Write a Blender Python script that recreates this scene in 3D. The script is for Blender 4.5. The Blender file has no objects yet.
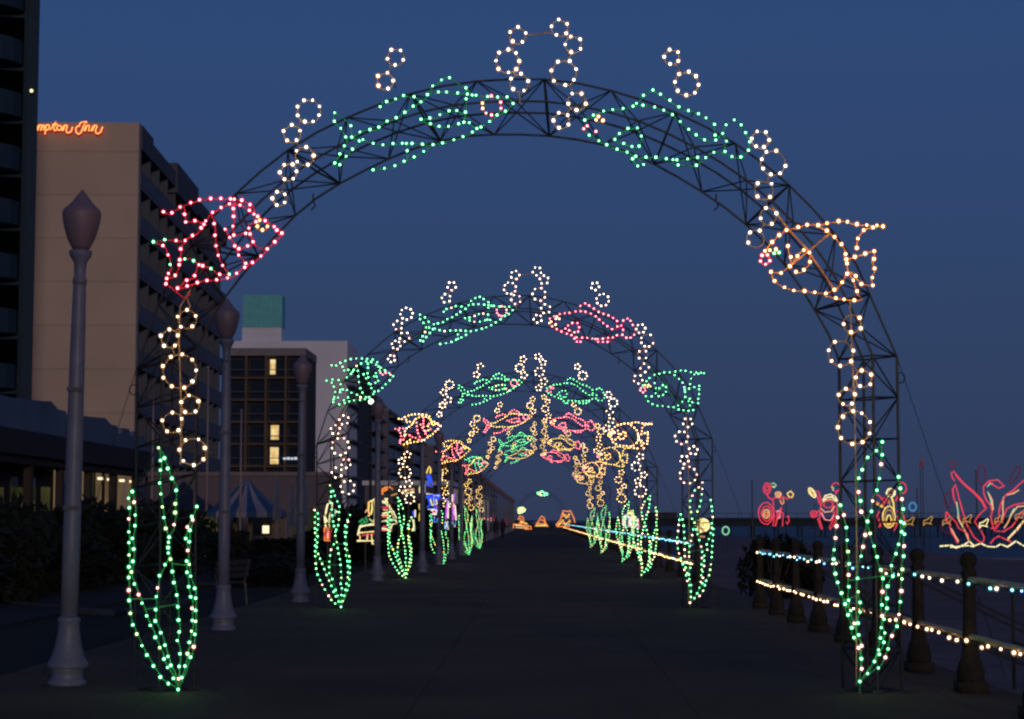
import bpy, math, random
from mathutils import Vector, Matrix
random.seed(7)
S = bpy.context.scene
COL = S.collection
PI = math.pi
R = math.radians
# ------------------------------------------------------------------ camera
F = 1900.0
PITCH = math.atan(160.5 / F)
YAW = math.atan(28 * math.cos(PITCH) / F)
CAMZ = 1.6
cd = bpy.data.cameras.new('camera')
cd.sensor_width = 36; cd.lens = 36 * F / 1024
cd.clip_end = 20000
cam = bpy.data.objects.new('camera', cd); COL.objects.link(cam)
cam.location = (0, 0, CAMZ); cam.rotation_euler = (PI / 2 + PITCH, 0, YAW)
S.camera = cam
CM = cam.rotation_euler.to_matrix()

def ray(px, py):
    return CM @ Vector(((px - 512) / F, (359.5 - py) / F, -1))
def unY(px, py, Y):
    d = ray(px, py); t = Y / d.y
    return Vector((d.x * t, Y, CAMZ + d.z * t))
def unX(px, py, X):
    d = ray(px, py); t = X / d.x
    return Vector((X, d.y * t, CAMZ + d.z * t))
def unZ(px, py, Z=0):
    d = ray(px, py); t = (Z - CAMZ) / d.z
    return Vector((d.x * t, d.y * t, Z))

# ------------------------------------------------------------------ materials
def newmat(name):
    m = bpy.data.materials.new(name); m.use_nodes = True
    nt = m.node_tree
    for n in list(nt.nodes): nt.nodes.remove(n)
    out = nt.nodes.new('ShaderNodeOutputMaterial')
    return m, nt, out
def surf(name, col, rough=.7, var=.18, scale=3., metal=0., bump=0., bscale=40., spec=.3, col2=None):
    m, nt, out = newmat(name)
    b = nt.nodes.new('ShaderNodeBsdfPrincipled')
    tc = nt.nodes.new('ShaderNodeTexCoord')
    no = nt.nodes.new('ShaderNodeTexNoise'); no.inputs['Scale'].default_value = scale; no.inputs['Detail'].default_value = 6
    nt.links.new(tc.outputs['Object'], no.inputs['Vector'])
    r = nt.nodes.new('ShaderNodeValToRGB')
    c2 = col2 or [min(1, c * (1 + var)) for c in col]
    r.color_ramp.elements[0].position = .3; r.color_ramp.elements[1].position = .7
    r.color_ramp.elements[0].color = (*[c * (1 - var) for c in col], 1)
    r.color_ramp.elements[1].color = (*c2, 1)
    nt.links.new(no.outputs['Fac'], r.inputs['Fac'])
    nt.links.new(r.outputs['Color'], b.inputs['Base Color'])
    b.inputs['Roughness'].default_value = rough; b.inputs['Metallic'].default_value = metal
    b.inputs['Specular IOR Level'].default_value = spec
    if bump:
        n2 = nt.nodes.new('ShaderNodeTexNoise'); n2.inputs['Scale'].default_value = bscale; n2.inputs['Detail'].default_value = 4
        nt.links.new(tc.outputs['Object'], n2.inputs['Vector'])
        bp = nt.nodes.new('ShaderNodeBump'); bp.inputs['Strength'].default_value = bump; bp.inputs['Distance'].default_value = .05
        nt.links.new(n2.outputs['Fac'], bp.inputs['Height']); nt.links.new(bp.outputs['Normal'], b.inputs['Normal'])
    nt.links.new(b.outputs['BSDF'], out.inputs['Surface'])
    return m
def emit(name, col, s, sample=True):
    m, nt, out = newmat(name)
    e = nt.nodes.new('ShaderNodeEmission'); e.inputs['Color'].default_value = (*col, 1); e.inputs['Strength'].default_value = s
    nt.links.new(e.outputs['Emission'], out.inputs['Surface'])
    if not sample: m.cycles.emission_sampling = 'NONE'
    return m
def glass_env(name, col, s, t=.5):
    m, nt, out = newmat(name)
    e = nt.nodes.new('ShaderNodeEmission'); e.inputs['Color'].default_value = (*col, 1); e.inputs['Strength'].default_value = s
    tr = nt.nodes.new('ShaderNodeBsdfTransparent'); mx = nt.nodes.new('ShaderNodeMixShader'); mx.inputs[0].default_value = 1 - t
    nt.links.new(tr.outputs[0], mx.inputs[1]); nt.links.new(e.outputs[0], mx.inputs[2]); nt.links.new(mx.outputs[0], out.inputs['Surface'])
    m.cycles.emission_sampling = 'NONE'
    return m
def window_glow(name, c1, c2, s, scale=1.2):
    m, nt, out = newmat(name)
    tc = nt.nodes.new('ShaderNodeTexCoord'); no = nt.nodes.new('ShaderNodeTexNoise'); no.inputs['Scale'].default_value = scale
    nt.links.new(tc.outputs['Object'], no.inputs['Vector'])
    r = nt.nodes.new('ShaderNodeValToRGB'); r.color_ramp.elements[0].color = (*c1, 1); r.color_ramp.elements[1].color = (*c2, 1)
    r.color_ramp.elements[0].position = .35; r.color_ramp.elements[1].position = .65
    e = nt.nodes.new('ShaderNodeEmission'); e.inputs['Strength'].default_value = s
    nt.links.new(no.outputs['Fac'], r.inputs['Fac']); nt.links.new(r.outputs['Color'], e.inputs['Color']); nt.links.new(e.outputs[0], out.inputs['Surface'])
    return m

M = {}
M['steel'] = surf('black_steel', (.014, .015, .02), .5, .3, 9, spec=.4)
M['wire'] = surf('light_cable', (.10, .14, .07), .5, .25, 30, spec=.2)
M['wire_green_glow'] = surf('green_glow_cable', (.07, .34, .14), .5, .25, 30, spec=.2)  # usual green cord, with the green bulbs' glow added to its colour
M['wire_red_glow'] = surf('red_glow_cable', (.62, .07, .09), .5, .25, 30, spec=.2)  # red bulb glow put into the cord colour
M['wire_gold_glow'] = surf('golden_glow_cable', (.80, .38, .11), .5, .25, 30, spec=.2)  # warm bulb glow carried by the cord colour itself
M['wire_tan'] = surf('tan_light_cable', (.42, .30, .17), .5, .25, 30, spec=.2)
M['socket'] = surf('bulb_socket', (.03, .06, .035), .5)
M['frame_rod'] = surf('sculpture_rod', (.16, .14, .11), .5, .25, 20)
M['paint'] = surf('lamp_paint', (.125, .135, .20), .45, .12, 5, bump=.05)
M['globe'] = surf('globe_glass', (.15, .105, .14), .55, .08, 3, spec=.5)
M['lampdark'] = surf('lamp_collar', (.07, .07, .09), .5)
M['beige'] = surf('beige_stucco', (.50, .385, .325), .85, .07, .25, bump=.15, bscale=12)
M['hotel_shaded_side'] = surf('hotel_shaded_stucco', (.075, .085, .115), .85, .12, .5)  # same hotel as the beige end wall; the side's shade is in the colour
M['slab'] = surf('balcony_concrete', (.11, .12, .16), .8, .12, 1)
M['partition'] = surf('partition_brown', (.10, .072, .055), .85, .15, 1)
M['midwall'] = surf('dark_brown_wall', (.05, .042, .045), .85, .15, 1)
M['fascia'] = surf('roof_fascia', (.19, .165, .17), .8, .1, 1)
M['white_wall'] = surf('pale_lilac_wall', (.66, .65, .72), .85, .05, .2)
M['lilac_low'] = surf('lilac_pavilion', (.13, .11, .14), .85, .1, .6)
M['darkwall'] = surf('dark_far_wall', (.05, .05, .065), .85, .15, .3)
M['farwall'] = surf('far_wall', (.12, .11, .135), .85, .15, .3)
M['teal'] = surf('teal_metal_roof', (.12, .46, .48), .5, .08, 1)
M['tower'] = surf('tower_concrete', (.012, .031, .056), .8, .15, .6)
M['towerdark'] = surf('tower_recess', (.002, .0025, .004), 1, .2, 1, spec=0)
M['glassdark'] = surf('dark_window_glass', (.012, .014, .022), .12, .2, 1, spec=.6)
M['glassblue'] = surf('blue_window_glass', (.05, .075, .10), .15, .2, 1, spec=.6)
M['railmetal'] = surf('railing_metal', (.06, .06, .07), .5)
M['parapet'] = surf('low_parapet_skylit', (.075, .125, .20), .85, .2, .7)  # blue of the ambient sky light put into the base colour
M['lowwall'] = surf('low_building_wall', (.015, .015, .024), .85, .15, .7)
M['lowpost'] = surf('low_building_post', (.04, .03, .03), .8)
M['stone'] = surf('railing_concrete', (.026, .021, .014), .85, .35, 6, bump=.5, bscale=30)
M['pipe'] = surf('rail_pipe_glow', (.62, .43, .22), .45, .2, 8, spec=.5)  # golden glow of the string lights put into the rail colour
M['hedge'] = surf('dark_leaves', (.010, .014, .010), .8, .35, 3, spec=.2)
M['bark'] = surf('bark', (.05, .04, .03), .9)
M['tentblue'] = surf('tent_blue', (.02, .06, .15), .7, .1, 2)
M['tentwhite'] = surf('tent_white', (.22, .20, .27), .7, .06, 2)
M['navy'] = surf('navy_canvas', (.012, .02, .05), .7)
M['curtain'] = surf('tent_curtain', (.16, .13, .10), .8, .3, 6)
M['flagpole'] = surf('flagpole_paint', (.26, .2, .2), .4)
M['cloth'] = surf('folded_canvas', (.11, .12, .17), .8, .15, 5)
M['bench'] = surf('bench_slats', (.03, .03, .028), .7, .2, 8)
M['coat'] = surf('dark_coat', (.015, .015, .02), .8)
M['skin'] = surf('skin', (.28, .16, .11), .6)
M['hair'] = surf('hair', (.02, .014, .01), .7)
M['wood'] = surf('pier_timber', (.02, .03, .048), .9, .3, 2)
M['kerb'] = surf('pale_kerb', (.05, .055, .07), .85, .2, 2)
M['winwarm'] = window_glow('lit_curtain_window', (.75, .42, .14), (1.0, .80, .38), .95, 1.5)
M['winolive'] = window_glow('dim_interior', (.03, .032, .012), (.085, .08, .03), .55, .5)
M['winbeige'] = window_glow('lit_interior', (.12, .08, .045), (.24, .16, .08), .6, .6)
M['lampwhite'] = emit('interior_lamp', (1, .85, .5), 1.4)
M['neon_y'] = emit('neon_yellow', (1, .42, .12), 1.9)
M['neon_r'] = emit('neon_red', (.7, .03, .02), .7, False)

# bulbs: glowing core inside a tinted glass envelope
BC = {
 'green':  ((.20, 1.0, .36), 17.0, (.01, .34, .11), .75),
 'red':    ((1, .20, .24), 26.0, (.85, .02, .06), .95),
 'orange': ((1, .58, .22), 26.0, (.95, .24, .04), .95),
 'warm':   ((1, .64, .36), 22.9, (.85, .40, .15), .85),
 'white':  ((1, .80, .62), 18.7, (.55, .40, .28), .7),
 'yellow': ((1, .64, .16), 17.3, (.72, .40, .05), .85),
 'blue':   ((.25, .52, 1), 11.6, (.04, .20, .75), .8),
 'cyan':   ((.28, .80, 1), 10.2, (.04, .38, .50), .7),
 'pink':   ((1, .50, .42), 20.2, (.75, .24, .20), .8),
 'lime':   ((.55, 1.0, .36), 13.0, (.12, .36, .08), .8),
}
BM = {}
for k, (c, s, c2, s2) in BC.items():
    BM[k] = (emit('bulb_core_' + k, c, s), glass_env('bulb_glass_' + k, c2, s2, .62))
def rope(name, col, s): return emit('rope_' + name, col, s)
RP = {'red': rope('red', (1, .06, .11), .95), 'yellow': rope('yellow', (1, .66, .14), 1.3), 'peach': rope('peach', (1, .50, .24), 1.0),
      'green': rope('green', (.05, .55, .18), .8), 'dim': rope('dim', (.25, .03, .10), .35), 'blue': rope('blue', (.03, .10, .95), 1.1),
      'lblue': rope('lblue', (.10, .38, .85), .55), 'white': rope('white', (1, .85, .85), 1.3), 'violet': rope('violet', (.45, .12, .9), 1.0),
      'pink': rope('pink', (1, .28, .35), 1.2), 'pale': rope('pale', (1, .86, .45), 1.35), 'mint': rope('mint', (.35, .9, .5), .8),
      'orange': rope('orange', (1, .28, .06), 1.1), 'dimred': rope('dimred', (.5, .06, .08), .25), 'gold': rope('gold', (.8, .45, .14), .6)}

# ------------------------------------------------------------------ mesh builder
class MB:
    def __init__(s): s.v = []; s.f = []; s.mi = []; s.mats = []
    def slot(s, m):
        if m not in s.mats: s.mats.append(m)
        return s.mats.index(m)
    def add(s, vs, fs, mi=0):
        b = len(s.v); s.v += [tuple(v) for v in vs]; s.f += [[b + i for i in f] for f in fs]; s.mi += [mi] * len(fs)
    def box(s, x0, x1, y0, y1, z0, z1, mi=0):
        s.add([(x0, y0, z0), (x1, y0, z0), (x1, y1, z0), (x0, y1, z0), (x0, y0, z1), (x1, y0, z1), (x1, y1, z1), (x0, y1, z1)],
              [(0, 3, 2, 1), (4, 5, 6, 7), (0, 1, 5, 4), (1, 2, 6, 5), (2, 3, 7, 6), (3, 0, 4, 7)], mi)
    def tube(s, pts, r, n=5, mi=0, closed=False, cap=True):
        pts = [Vector(p) for p in pts]
        q = [pts[0]]
        for p in pts[1:]:
            if (p - q[-1]).length > 1e-4: q.append(p)
        pts = q
        if closed and (pts[0] - pts[-1]).length < 1e-3: pts.pop()
        N = len(pts)
        if N < 2: return
        rings = []
        for i, p in enumerate(pts):
            a = pts[i - 1] if (i > 0 or closed) else None
            b = pts[(i + 1) % N] if (i < N - 1 or closed) else None
            t = Vector((0, 0, 0))
            if a is not None: t += (p - a).normalized()
            if b is not None: t += (b - p).normalized()
            if t.length < 1e-5: t = Vector((0, 0, 1))
            t.normalize()
            ref = Vector((0, 1, 0)) if abs(t.y) < .9 else Vector((0, 0, 1))
            u = t.cross(ref).normalized(); w = t.cross(u)
            rr = r[i] if isinstance(r, (list, tuple)) else r
            rings.append([p + (u * math.cos(2 * PI * k / n) + w * math.sin(2 * PI * k / n)) * rr for k in range(n)])
        vs = [v for rg in rings for v in rg]; fs = []
        for i in range(N if closed else N - 1):
            j = (i + 1) % N
            for k in range(n):
                l = (k + 1) % n
                fs.append((i * n + k, i * n + l, j * n + l, j * n + k))
        if cap and not closed:
            fs.append(tuple(range(n - 1, -1, -1))); fs.append(tuple((N - 1) * n + k for k in range(n)))
        s.add(vs, fs, mi)
    def lathe(s, prof, n=20, mi=0, c=(0, 0, 0), flute=None):
        vs = []; fs = []
        for (r, z) in prof:
            for k in range(n):
                a = 2 * PI * k / n
                rr = r
                if flute and flute[0] <= z <= flute[1]: rr = r * (1 - (flute[2] if k % 2 else 0))
                vs.append((c[0] + rr * math.cos(a), c[1] + rr * math.sin(a), c[2] + z))
        for i in range(len(prof) - 1):
            for k in range(n):
                l = (k + 1) % n
                fs.append((i * n + k, i * n + l, (i + 1) * n + l, (i + 1) * n + k))
        fs.append(tuple(range(n - 1, -1, -1))); fs.append(tuple((len(prof) - 1) * n + k for k in range(n)))
        s.add(vs, fs, mi)
    def blob(s, c, r, mi=0, sz=1., rings=4, n=7):
        prof = [(r * math.sin(PI * (i + .001) / (rings - .0)) if 0 < i < rings else r * .02, -r * sz * math.cos(PI * i / rings)) for i in range(rings + 1)]
        s.lathe(prof, n, mi, c)
    def extrude_poly(s, pts2, mapf, th, mi=0):
        # pts2 polygon, mapf(u, v, d) -> 3D; d = 0 or th
        n = len(pts2)
        vs = [mapf(u, v, 0) for u, v in pts2] + [mapf(u, v, th) for u, v in pts2]
        fs = [tuple(range(n)), tuple(range(2 * n - 1, n - 1, -1))]
        for i in range(n):
            j = (i + 1) % n
            fs.append((i, i + n, j + n, j))
        s.add(vs, fs, mi)
    def mesh(s, name, mats, smooth=False):
        me = bpy.data.meshes.new(name)
        me.from_pydata(s.v, [], s.f)
        for m in (mats if isinstance(mats, (list, tuple)) else [mats]): me.materials.append(m)
        if any(s.mi): me.polygons.foreach_set('material_index', s.mi)
        if smooth: me.polygons.foreach_set('use_smooth', [True] * len(s.f))
        me.update()
        return me
    def build(s, name, mats, parent=None, smooth=False, loc=None):
        return link(name, s.mesh(name, mats, smooth), parent, loc)
def link(name, me, parent=None, loc=None):
    o = bpy.data.objects.new(name, me); COL.objects.link(o)
    if parent is not None: o.parent = parent
    if loc is not None: o.location = loc
    return o
def tag(o, label, cat, group=None, kind=None):
    if label: o['label'] = label
    if cat: o['category'] = cat
    if group: o['group'] = group
    if kind: o['kind'] = kind
    return o
def thing(name, label, cat, loc=(0, 0, 0), rz=0, group=None):
    o = bpy.data.objects.new(name, None); COL.objects.link(o)
    o.location = loc; o.rotation_euler = (0, 0, rz); o.empty_display_size = .2
    return tag(o, label, cat, group)
def struct(name, mb, m, smooth=False):
    o = mb.build(name, m, None, smooth); o['kind'] = 'structure'; return o
KIDS = {}
def dup(root, loc, label=None, rz=None, sc=None):
    def cp(o, par):
        c = o.copy(); COL.objects.link(c); c.parent = par
        for ch in o.children: cp(ch, c)
        return c
    c = cp(root, None); c.location = loc
    if label: c['label'] = label
    if rz is not None: c.rotation_euler = (0, 0, rz)
    if sc is not None: c.scale = sc
    return c

# ------------------------------------------------------------------ bulbs
BR, ER = .0112, .0255
def bulb_mesh(colr, sc=1.):
    mb = MB()
    t = (1 + 5 ** .5) / 2
    iv = [(-1, t, 0), (1, t, 0), (-1, -t, 0), (1, -t, 0), (0, -1, t), (0, 1, t), (0, -1, -t), (0, 1, -t), (t, 0, -1), (t, 0, 1), (-t, 0, -1), (-t, 0, 1)]
    fs = [(0, 11, 5), (0, 5, 1), (0, 1, 7), (0, 7, 10), (0, 10, 11), (1, 5, 9), (5, 11, 4), (11, 10, 2), (10, 7, 6), (7, 1, 8), (3, 9, 4), (3, 4, 2), (3, 2, 6), (3, 6, 8), (3, 8, 9), (4, 9, 5), (2, 4, 11), (6, 2, 10), (8, 6, 7), (9, 8, 1)]
    L = (1 + t * t) ** .5
    mb.add([Vector(v) / L * BR * sc for v in iv], fs, 0)
    mb.add([Vector((v[0], v[1], v[2] * 1.15)) / L * ER * sc for v in iv], fs, 1)
    mb.tube([(0, .024, 0), (0, .034, 0)], .010, 5, 2)
    return mb
BULB = {k: bulb_mesh(k).mesh('bulb', (*BM[k], M['socket']), True) for k in BC}
BULB2 = {k: bulb_mesh(k, 1.15).mesh('bulb', (*BM[k], M['socket']), True) for k in BC}
def put_bulbs(parent, pts, cols, indiv, sc=1., name='bulb', base=Vector((0, 0, 0)), limit=100, ks=1.):
    """individual bulbs, or one merged string of them where they are too small to tell apart"""
    data = BULB if sc < 1.05 else BULB2
    n1 = limit if indiv else 0
    for p, c in list(zip(pts, cols))[:n1]:
        if random.random() < .015: continue
        bo = link(name, data[c], parent, Vector(p) - base); k = random.choice((.8, .9, 1, 1, 1.08, 1.15)); k *= ks; bo.scale = (k, k, k)
        bo.rotation_euler = (random.uniform(-.5, .5), 0, random.uniform(-.4, .4))
    rest = list(zip(pts, cols))[n1:]
    if rest:
        mb = MB(); mats = []
        tmpl = bulb_mesh('x', sc)
        for p, c in rest:
            if c not in mats: mats.append(c)
            i = mats.index(c) * 3
            off = Vector(p) - base
            b = len(mb.v)
            k_ = random.uniform(.8, 1.12); mb.v += [tuple(Vector(v) * k_ + off) for v in tmpl.v]
            mb.f += [[b + k for k in f] for f in tmpl.f]
            mb.mi += [i + m for m in tmpl.mi]
        o = mb.build('bulb_string' if not indiv else 'bulb_string', [m for c in mats for m in (*BM[c], M['socket'])], parent, True)
        if indiv: o['kind'] = 'stuff'
def resample(pts, step, closed=False, jit=.0):
    pts = [Vector(p) for p in pts]
    if closed: pts = pts + [pts[0]]
    seg = [(pts[i + 1] - pts[i]).length for i in range(len(pts) - 1)]
    L = sum(seg)
    if L < 1e-6: return [pts[0]]
    n = max(1, round(L / step))
    out = []
    for k in range(n if closed else n + 1):
        d = L * k / n + (random.uniform(-jit, jit) * step if 0 < k < n or closed else 0)
        d = min(max(d, 0), L)
        i = 0
        while i < len(seg) - 1 and d > seg[i]: d -= seg[i]; i += 1
        out.append(pts[i].lerp(pts[i + 1], d / seg[i] if seg[i] else 0))
    return out
def pick(w):
    if isinstance(w, str): return w
    ks = list(w); return random.choices(ks, [w[k] for k in ks])[0]

# ------------------------------------------------------------------ traced outlines of the nearest arch, in its own plane
D1 = 18.15
LY = D1 - .34           # light frames hang on the camera side of the truss
XC = unY(518.5, 690, D1).x
def L(px, py, Y=LY):
    p = unY(px, py, Y)
    return Vector((p.x - XC, Y - D1, max(p.z, .03)))
def cr(ox, oy, s, pts): return [(ox + x / s, oy + y / s) for x, y in pts]
sA = 5.994
A_ = lambda *p: cr(140, 180, sA, p)
B_ = lambda *p: cr(320, 60, sA, p)
C_ = lambda *p: cr(460, 10, sA, p)
D_ = lambda *p: cr(570, 80, sA, p)
F_ = lambda *p: cr(700, 100, sA, p)
G_ = lambda *p: cr(740, 200, sA, p)
def circ(cx, cy, r, n=16, a0=.3): return [(cx + r * math.cos(a0 + 2 * PI * k / n), cy + r * math.sin(a0 + 2 * PI * k / n)) for k in range(n + 1)]

FISH_L = [
 ('fin', A_((140,190),(180,208),(203,182),(258,152),(318,130),(378,112),(435,110),(498,110),(565,115),(620,122),(675,157),(683,205))),
 ('fin', A_((258,152),(265,182),(270,252),(340,242),(383,265))),
 ('body', A_((850,318),(783,262),(735,235),(683,205),(632,162),(575,142),(519,143),(470,175),(415,204),(383,265),(340,320),(282,348),(245,395),(238,478))),
 ('mouth', A_((820,300),(850,318),(835,332),(822,310))),
 ('body', A_((850,325),(810,368),(763,412),(735,447),(685,487),(633,520),(597,540),(562,577),(512,590),(443,600),(377,603),(310,625),(240,650),(225,648))),
 ('tail', A_((80,370),(143,357),(195,360),(255,367),(282,348))),
 ('tail', A_((80,370),(143,395),(173,460),(183,527),(160,585),(155,622))),
 ('tail', A_((160,590),(210,573),(235,507),(238,478),(300,468),(353,508),(417,525),(470,565),(535,565))),
 ('stripe', A_((415,204),(440,233),(447,291),(450,355),(459,420),(477,480),(507,535),(535,565))),
 ('stripe', A_((565,115),(558,182),(562,242),(553,300),(562,330))),
 ('pect', A_((510,295),(520,320),(560,375),(588,447),(633,500))),
 ('pect', A_((562,330),(622,318),(659,323),(648,265),(695,250))),
 ('pect', A_((659,323),(683,385),(617,402),(592,412))),
 ('pect', A_((683,385),(740,420),(763,412))),
 ('fin', A_((353,508),(337,523),(325,583),(262,607),(228,650))),
 ('eye', A_(*circ(733,268,32))),
 ('rod', A_((155,622),(265,712),(300,680))),
]
FISH_TL = [
 ('tail', B_((86,367),(128,413),(162,477),(138,532),(104,585),(82,630),(115,632),(153,580),(198,530),(235,485))),
 ('tail', B_((86,367),(76,315),(100,318),(150,353),(185,395),(190,465),(255,478))),
 ('body', B_((190,460),(267,415),(335,418),(383,373),(450,350),(508,313),(563,273),(617,243),(645,205),(730,187),(793,198),(850,197),(912,210)) + C_((128,512),(185,522),(250,522),(292,520),(318,560))),
 ('fin', B_((360,280),(375,245),(422,253),(443,237),(507,210),(577,222),(617,243))),
 ('fin', B_((645,205),(672,157),(727,120),(758,96),(816,128),(873,165),(912,210))),
 ('body', B_((257,477),(320,500),(387,510),(455,497),(517,500),(587,500),(653,510),(710,503),(775,487),(840,466),(902,440),(940,410)) + C_((120,705),(175,670),(225,627),(288,600),(318,560))),
 ('fin', B_((318,658),(382,650),(445,635),(523,598),(565,580),(622,547),(675,515))),
 ('fin', B_((517,500),(522,530),(523,598))),
 ('pect', B_((605,355),(625,370),(680,388),(740,405),(800,390),(862,373),(890,372),(940,410))),
 ('pect', B_((605,355),(672,345),(738,320),(800,293),(850,318),(872,312))),
 ('stripe', B_((873,165),(876,250),(872,312),(862,373))),
 ('eye', C_(*circ(190,572,58)[:17])),
]
FISH_TR = [
 ('body', D_((88,240),(140,210),(208,183),(347,167),(398,150),(478,153),(545,173),(606,200),(656,245),(707,292),(758,330),(817,365),(873,360),(915,320))),
 ('fin', D_((398,140),(450,80),(497,60),(560,95),(618,135),(675,177),(743,188),(808,222),(866,262),(870,330))),
 ('tail', F_((135,198),(160,138),(227,110),(262,180),(300,235),(290,302),(257,340),(205,345),(150,320),(148,272),(160,242),(135,198))),
 ('body', D_((115,330),(170,363),(230,393),(290,418),(352,435),(410,466),(486,460),(552,468),(617,477),(685,480),(747,458),(805,477),(820,455),(875,427),(928,437))),
 ('fin', D_((617,477),(628,508),(690,512),(755,512),(805,477))),
 ('pect', D_((347,290),(407,287),(433,350),(407,412),(343,387),(278,365),(257,343),(297,320),(347,290))),
 ('pect', D_((375,472),(413,525),(445,512),(410,466))),
 ('mouth', D_((103,275),(80,290),(93,305),(115,330),(140,330),(155,308))),
 ('eye', D_((140,210),(155,205),(212,255),(160,245),(140,210))),
]
FISH_R = [
 ('body', G_((185,430),(205,483),(265,523),(325,543),(390,545),(458,555),(520,560),(590,525),(632,465),(650,425),(637,355),(627,287),(580,232),(528,188),(467,150),(437,143),(378,152),(335,167),(280,178),(228,215),(185,260),(150,305))),
 ('fin', G_((467,150),(580,127),(627,125),(688,143),(748,150),(825,152),(873,157),(825,160),(748,172),(707,228),(700,287))),
 ('tail', G_((637,355),(735,327),(778,310),(818,305),(798,367),(810,432),(792,467),(797,512),(725,502),(683,440),(650,425))),
 ('fin', G_((510,572),(575,588),(643,598),(708,602),(740,595),(705,560),(692,508),(655,430))),
 ('pect', G_((287,275),(302,333),(313,385),(248,437),(185,430))),
 ('pect', G_((313,385),(352,322),(400,287),(423,327),(418,388),(363,435),(335,430))),
 ('mouth', G_(*circ(150,355,30))),
 ('eye', G_((178,300),(212,325),(240,312),(215,295))),
 ('rod', G_((195,40),(300,180),(400,285),(560,520))),
 ('rod', G_((313,385),(535,205))),
]
def ring(crop, x, y, r, n): return (crop((x, y))[0], r, n)
HH = lambda *p: cr(220, 80, sA, p)
E_ = lambda *p: cr(640, 30, sA, p)
I_ = lambda *p: cr(790, 290, 5.1375, p)
J_ = lambda *p: cr(800, 410, 5.1375, p)
K_ = lambda *p: cr(110, 290, 3.784, p)
BUB = [
 ('left shoulder', [ring(HH,530,185,70/6,8), ring(HH,430,320,52/6,5), ring(HH,505,455,56/6,5), ring(HH,408,550,50/6,6), ring(A_,835,110,42/6,5)], []),
 ('upper left', [((395.5,56.7),8.4,5), ((384.8,80.7),8.4,5)], []),
 ('crest left', [ring(C_,345,150,50/6,5), ring(C_,285,305,70/6,8), ring(C_,355,435,55/6,5)], [C_((400,145),(540,128)), C_((355,490),(358,560))]),
 ('crest right', [ring(C_,598,105,50/6,5), ring(C_,680,205,50/6,5), ring(C_,622,375,76/6,7), ring(C_,700,545,55/6,5), ring(C_,608,660,48/6,5)], []),
 ('upper right', [ring(E_,190,160,46/6,5), ring(E_,280,320,72/6,8)], []),
 ('right shoulder', [ring(F_,362,235,52/6,6), ring(F_,440,375,74/6,8), ring(F_,385,540,56/6,4), ring(G_,170,95,50/6,4), ring(G_,95,230,52/6,5)], []),
 ('left tower', [ring(K_,290,110,35/3.8,5), ring(K_,225,183,34/3.8,5), ring(K_,262,307,64/3.8,9), ring(K_,302,433,34/3.8,5), ring(K_,235,502,38/3.8,5), ring(K_,312,612,50/3.8,7)],
   [K_((300,0),(262,60),(258,180),(265,420),(264,660)), K_((285,20),(300,60),(290,75))]),
 ('right tower', [ring(I_,322,172,46/5.14,5), ring(I_,262,325,64/5.14,7), ring(I_,380,455,42/5.14,5), ring(I_,292,550,42/5.14,5), ring(J_,280,90,84/5.14,9)],
   [I_((310,60),(318,200),(330,500),(338,720)), J_((285,0),(290,400),(295,719)) + [(857,686)]]),
]
W_ = lambda *p: cr(0, 420, 2.404, p)
RR = lambda *p: cr(720, 440, 2.576, p)
WEED_L = [W_((318,172),(306,170),(311,205),(309,245),(310,300),(310,345),(309,390),(310,430),(315,483),(336,532),(347,555),(375,602),(390,625),(428,650)),
 W_((318,172),(325,215),(324,258),(318,285),(322,318),(315,373),(325,400),(336,427),(347,455),(358,487),(368,508),(378,535),(390,560),(398,588),(412,610),(428,650)),
 W_((381,67),(387,105),(383,145),(389,200),(396,253),(405,285),(404,333),(382,377),(375,430),(373,483),(388,515),(396,540),(408,585),(420,610),(428,650)),
 W_((381,67),(393,85),(400,108),(410,135),(424,160),(421,205),(421,233),(417,260),(405,285),(404,310),(412,345),(417,388),(424,415),(427,443),(428,475),(432,503),(426,530),(433,556),(431,585),(428,650)),
 W_((473,208),(460,235),(450,258),(446,283),(453,325),(447,345),(452,387),(455,415),(462,437),(461,467),(463,495),(457,522),(453,548),(448,577),(440,610),(428,650)),
 W_((463,240),(455,270),(455,300),(452,320),(455,350),(459,383),(470,410),(470,437),(470,467),(470,495),(465,550),(455,578),(445,610),(428,655))]
WEED_R = [RR((310,168),(304,190),(298,238),(297,268),(291,297),(295,325),(298,352),(307,380),(320,412),(326,440),(339,475),(340,500),(354,525),(360,548),(367,575),(360,622)),
 RR((310,168),(319,193),(325,220),(327,248),(328,280),(334,308),(331,335),(331,362),(332,387),(331,413),(340,455),(352,490),(364,520),(366,560),(360,622)),
 RR((418,5),(406,25),(380,45),(368,72),(357,100),(355,127),(362,155),(362,182),(380,210),(370,268),(364,297),(358,320),(355,350),(352,377),(358,400),(363,433),(356,467),(352,490),(363,520),(364,553),(367,575),(360,622)),
 RR((416,5),(418,38),(411,97),(405,127),(393,155),(391,182),(380,208),(387,243),(402,290),(409,320),(420,350),(419,382),(417,413),(417,440),(418,470),(413,497),(413,525),(404,555),(390,590),(362,622)),
 RR((460,95),(468,150),(472,180),(466,210),(468,240),(452,297),(441,325),(445,352),(430,380),(430,410),(430,438),(420,470),(425,500),(420,535),(400,570),(385,590),(362,622)),
 RR((460,95),(470,125),(471,155),(473,210),(475,240),(473,300),(470,325),(469,352),(468,380),(465,410),(463,437),(456,480),(440,510),(430,550),(418,580),(390,600),(362,624))]

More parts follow.
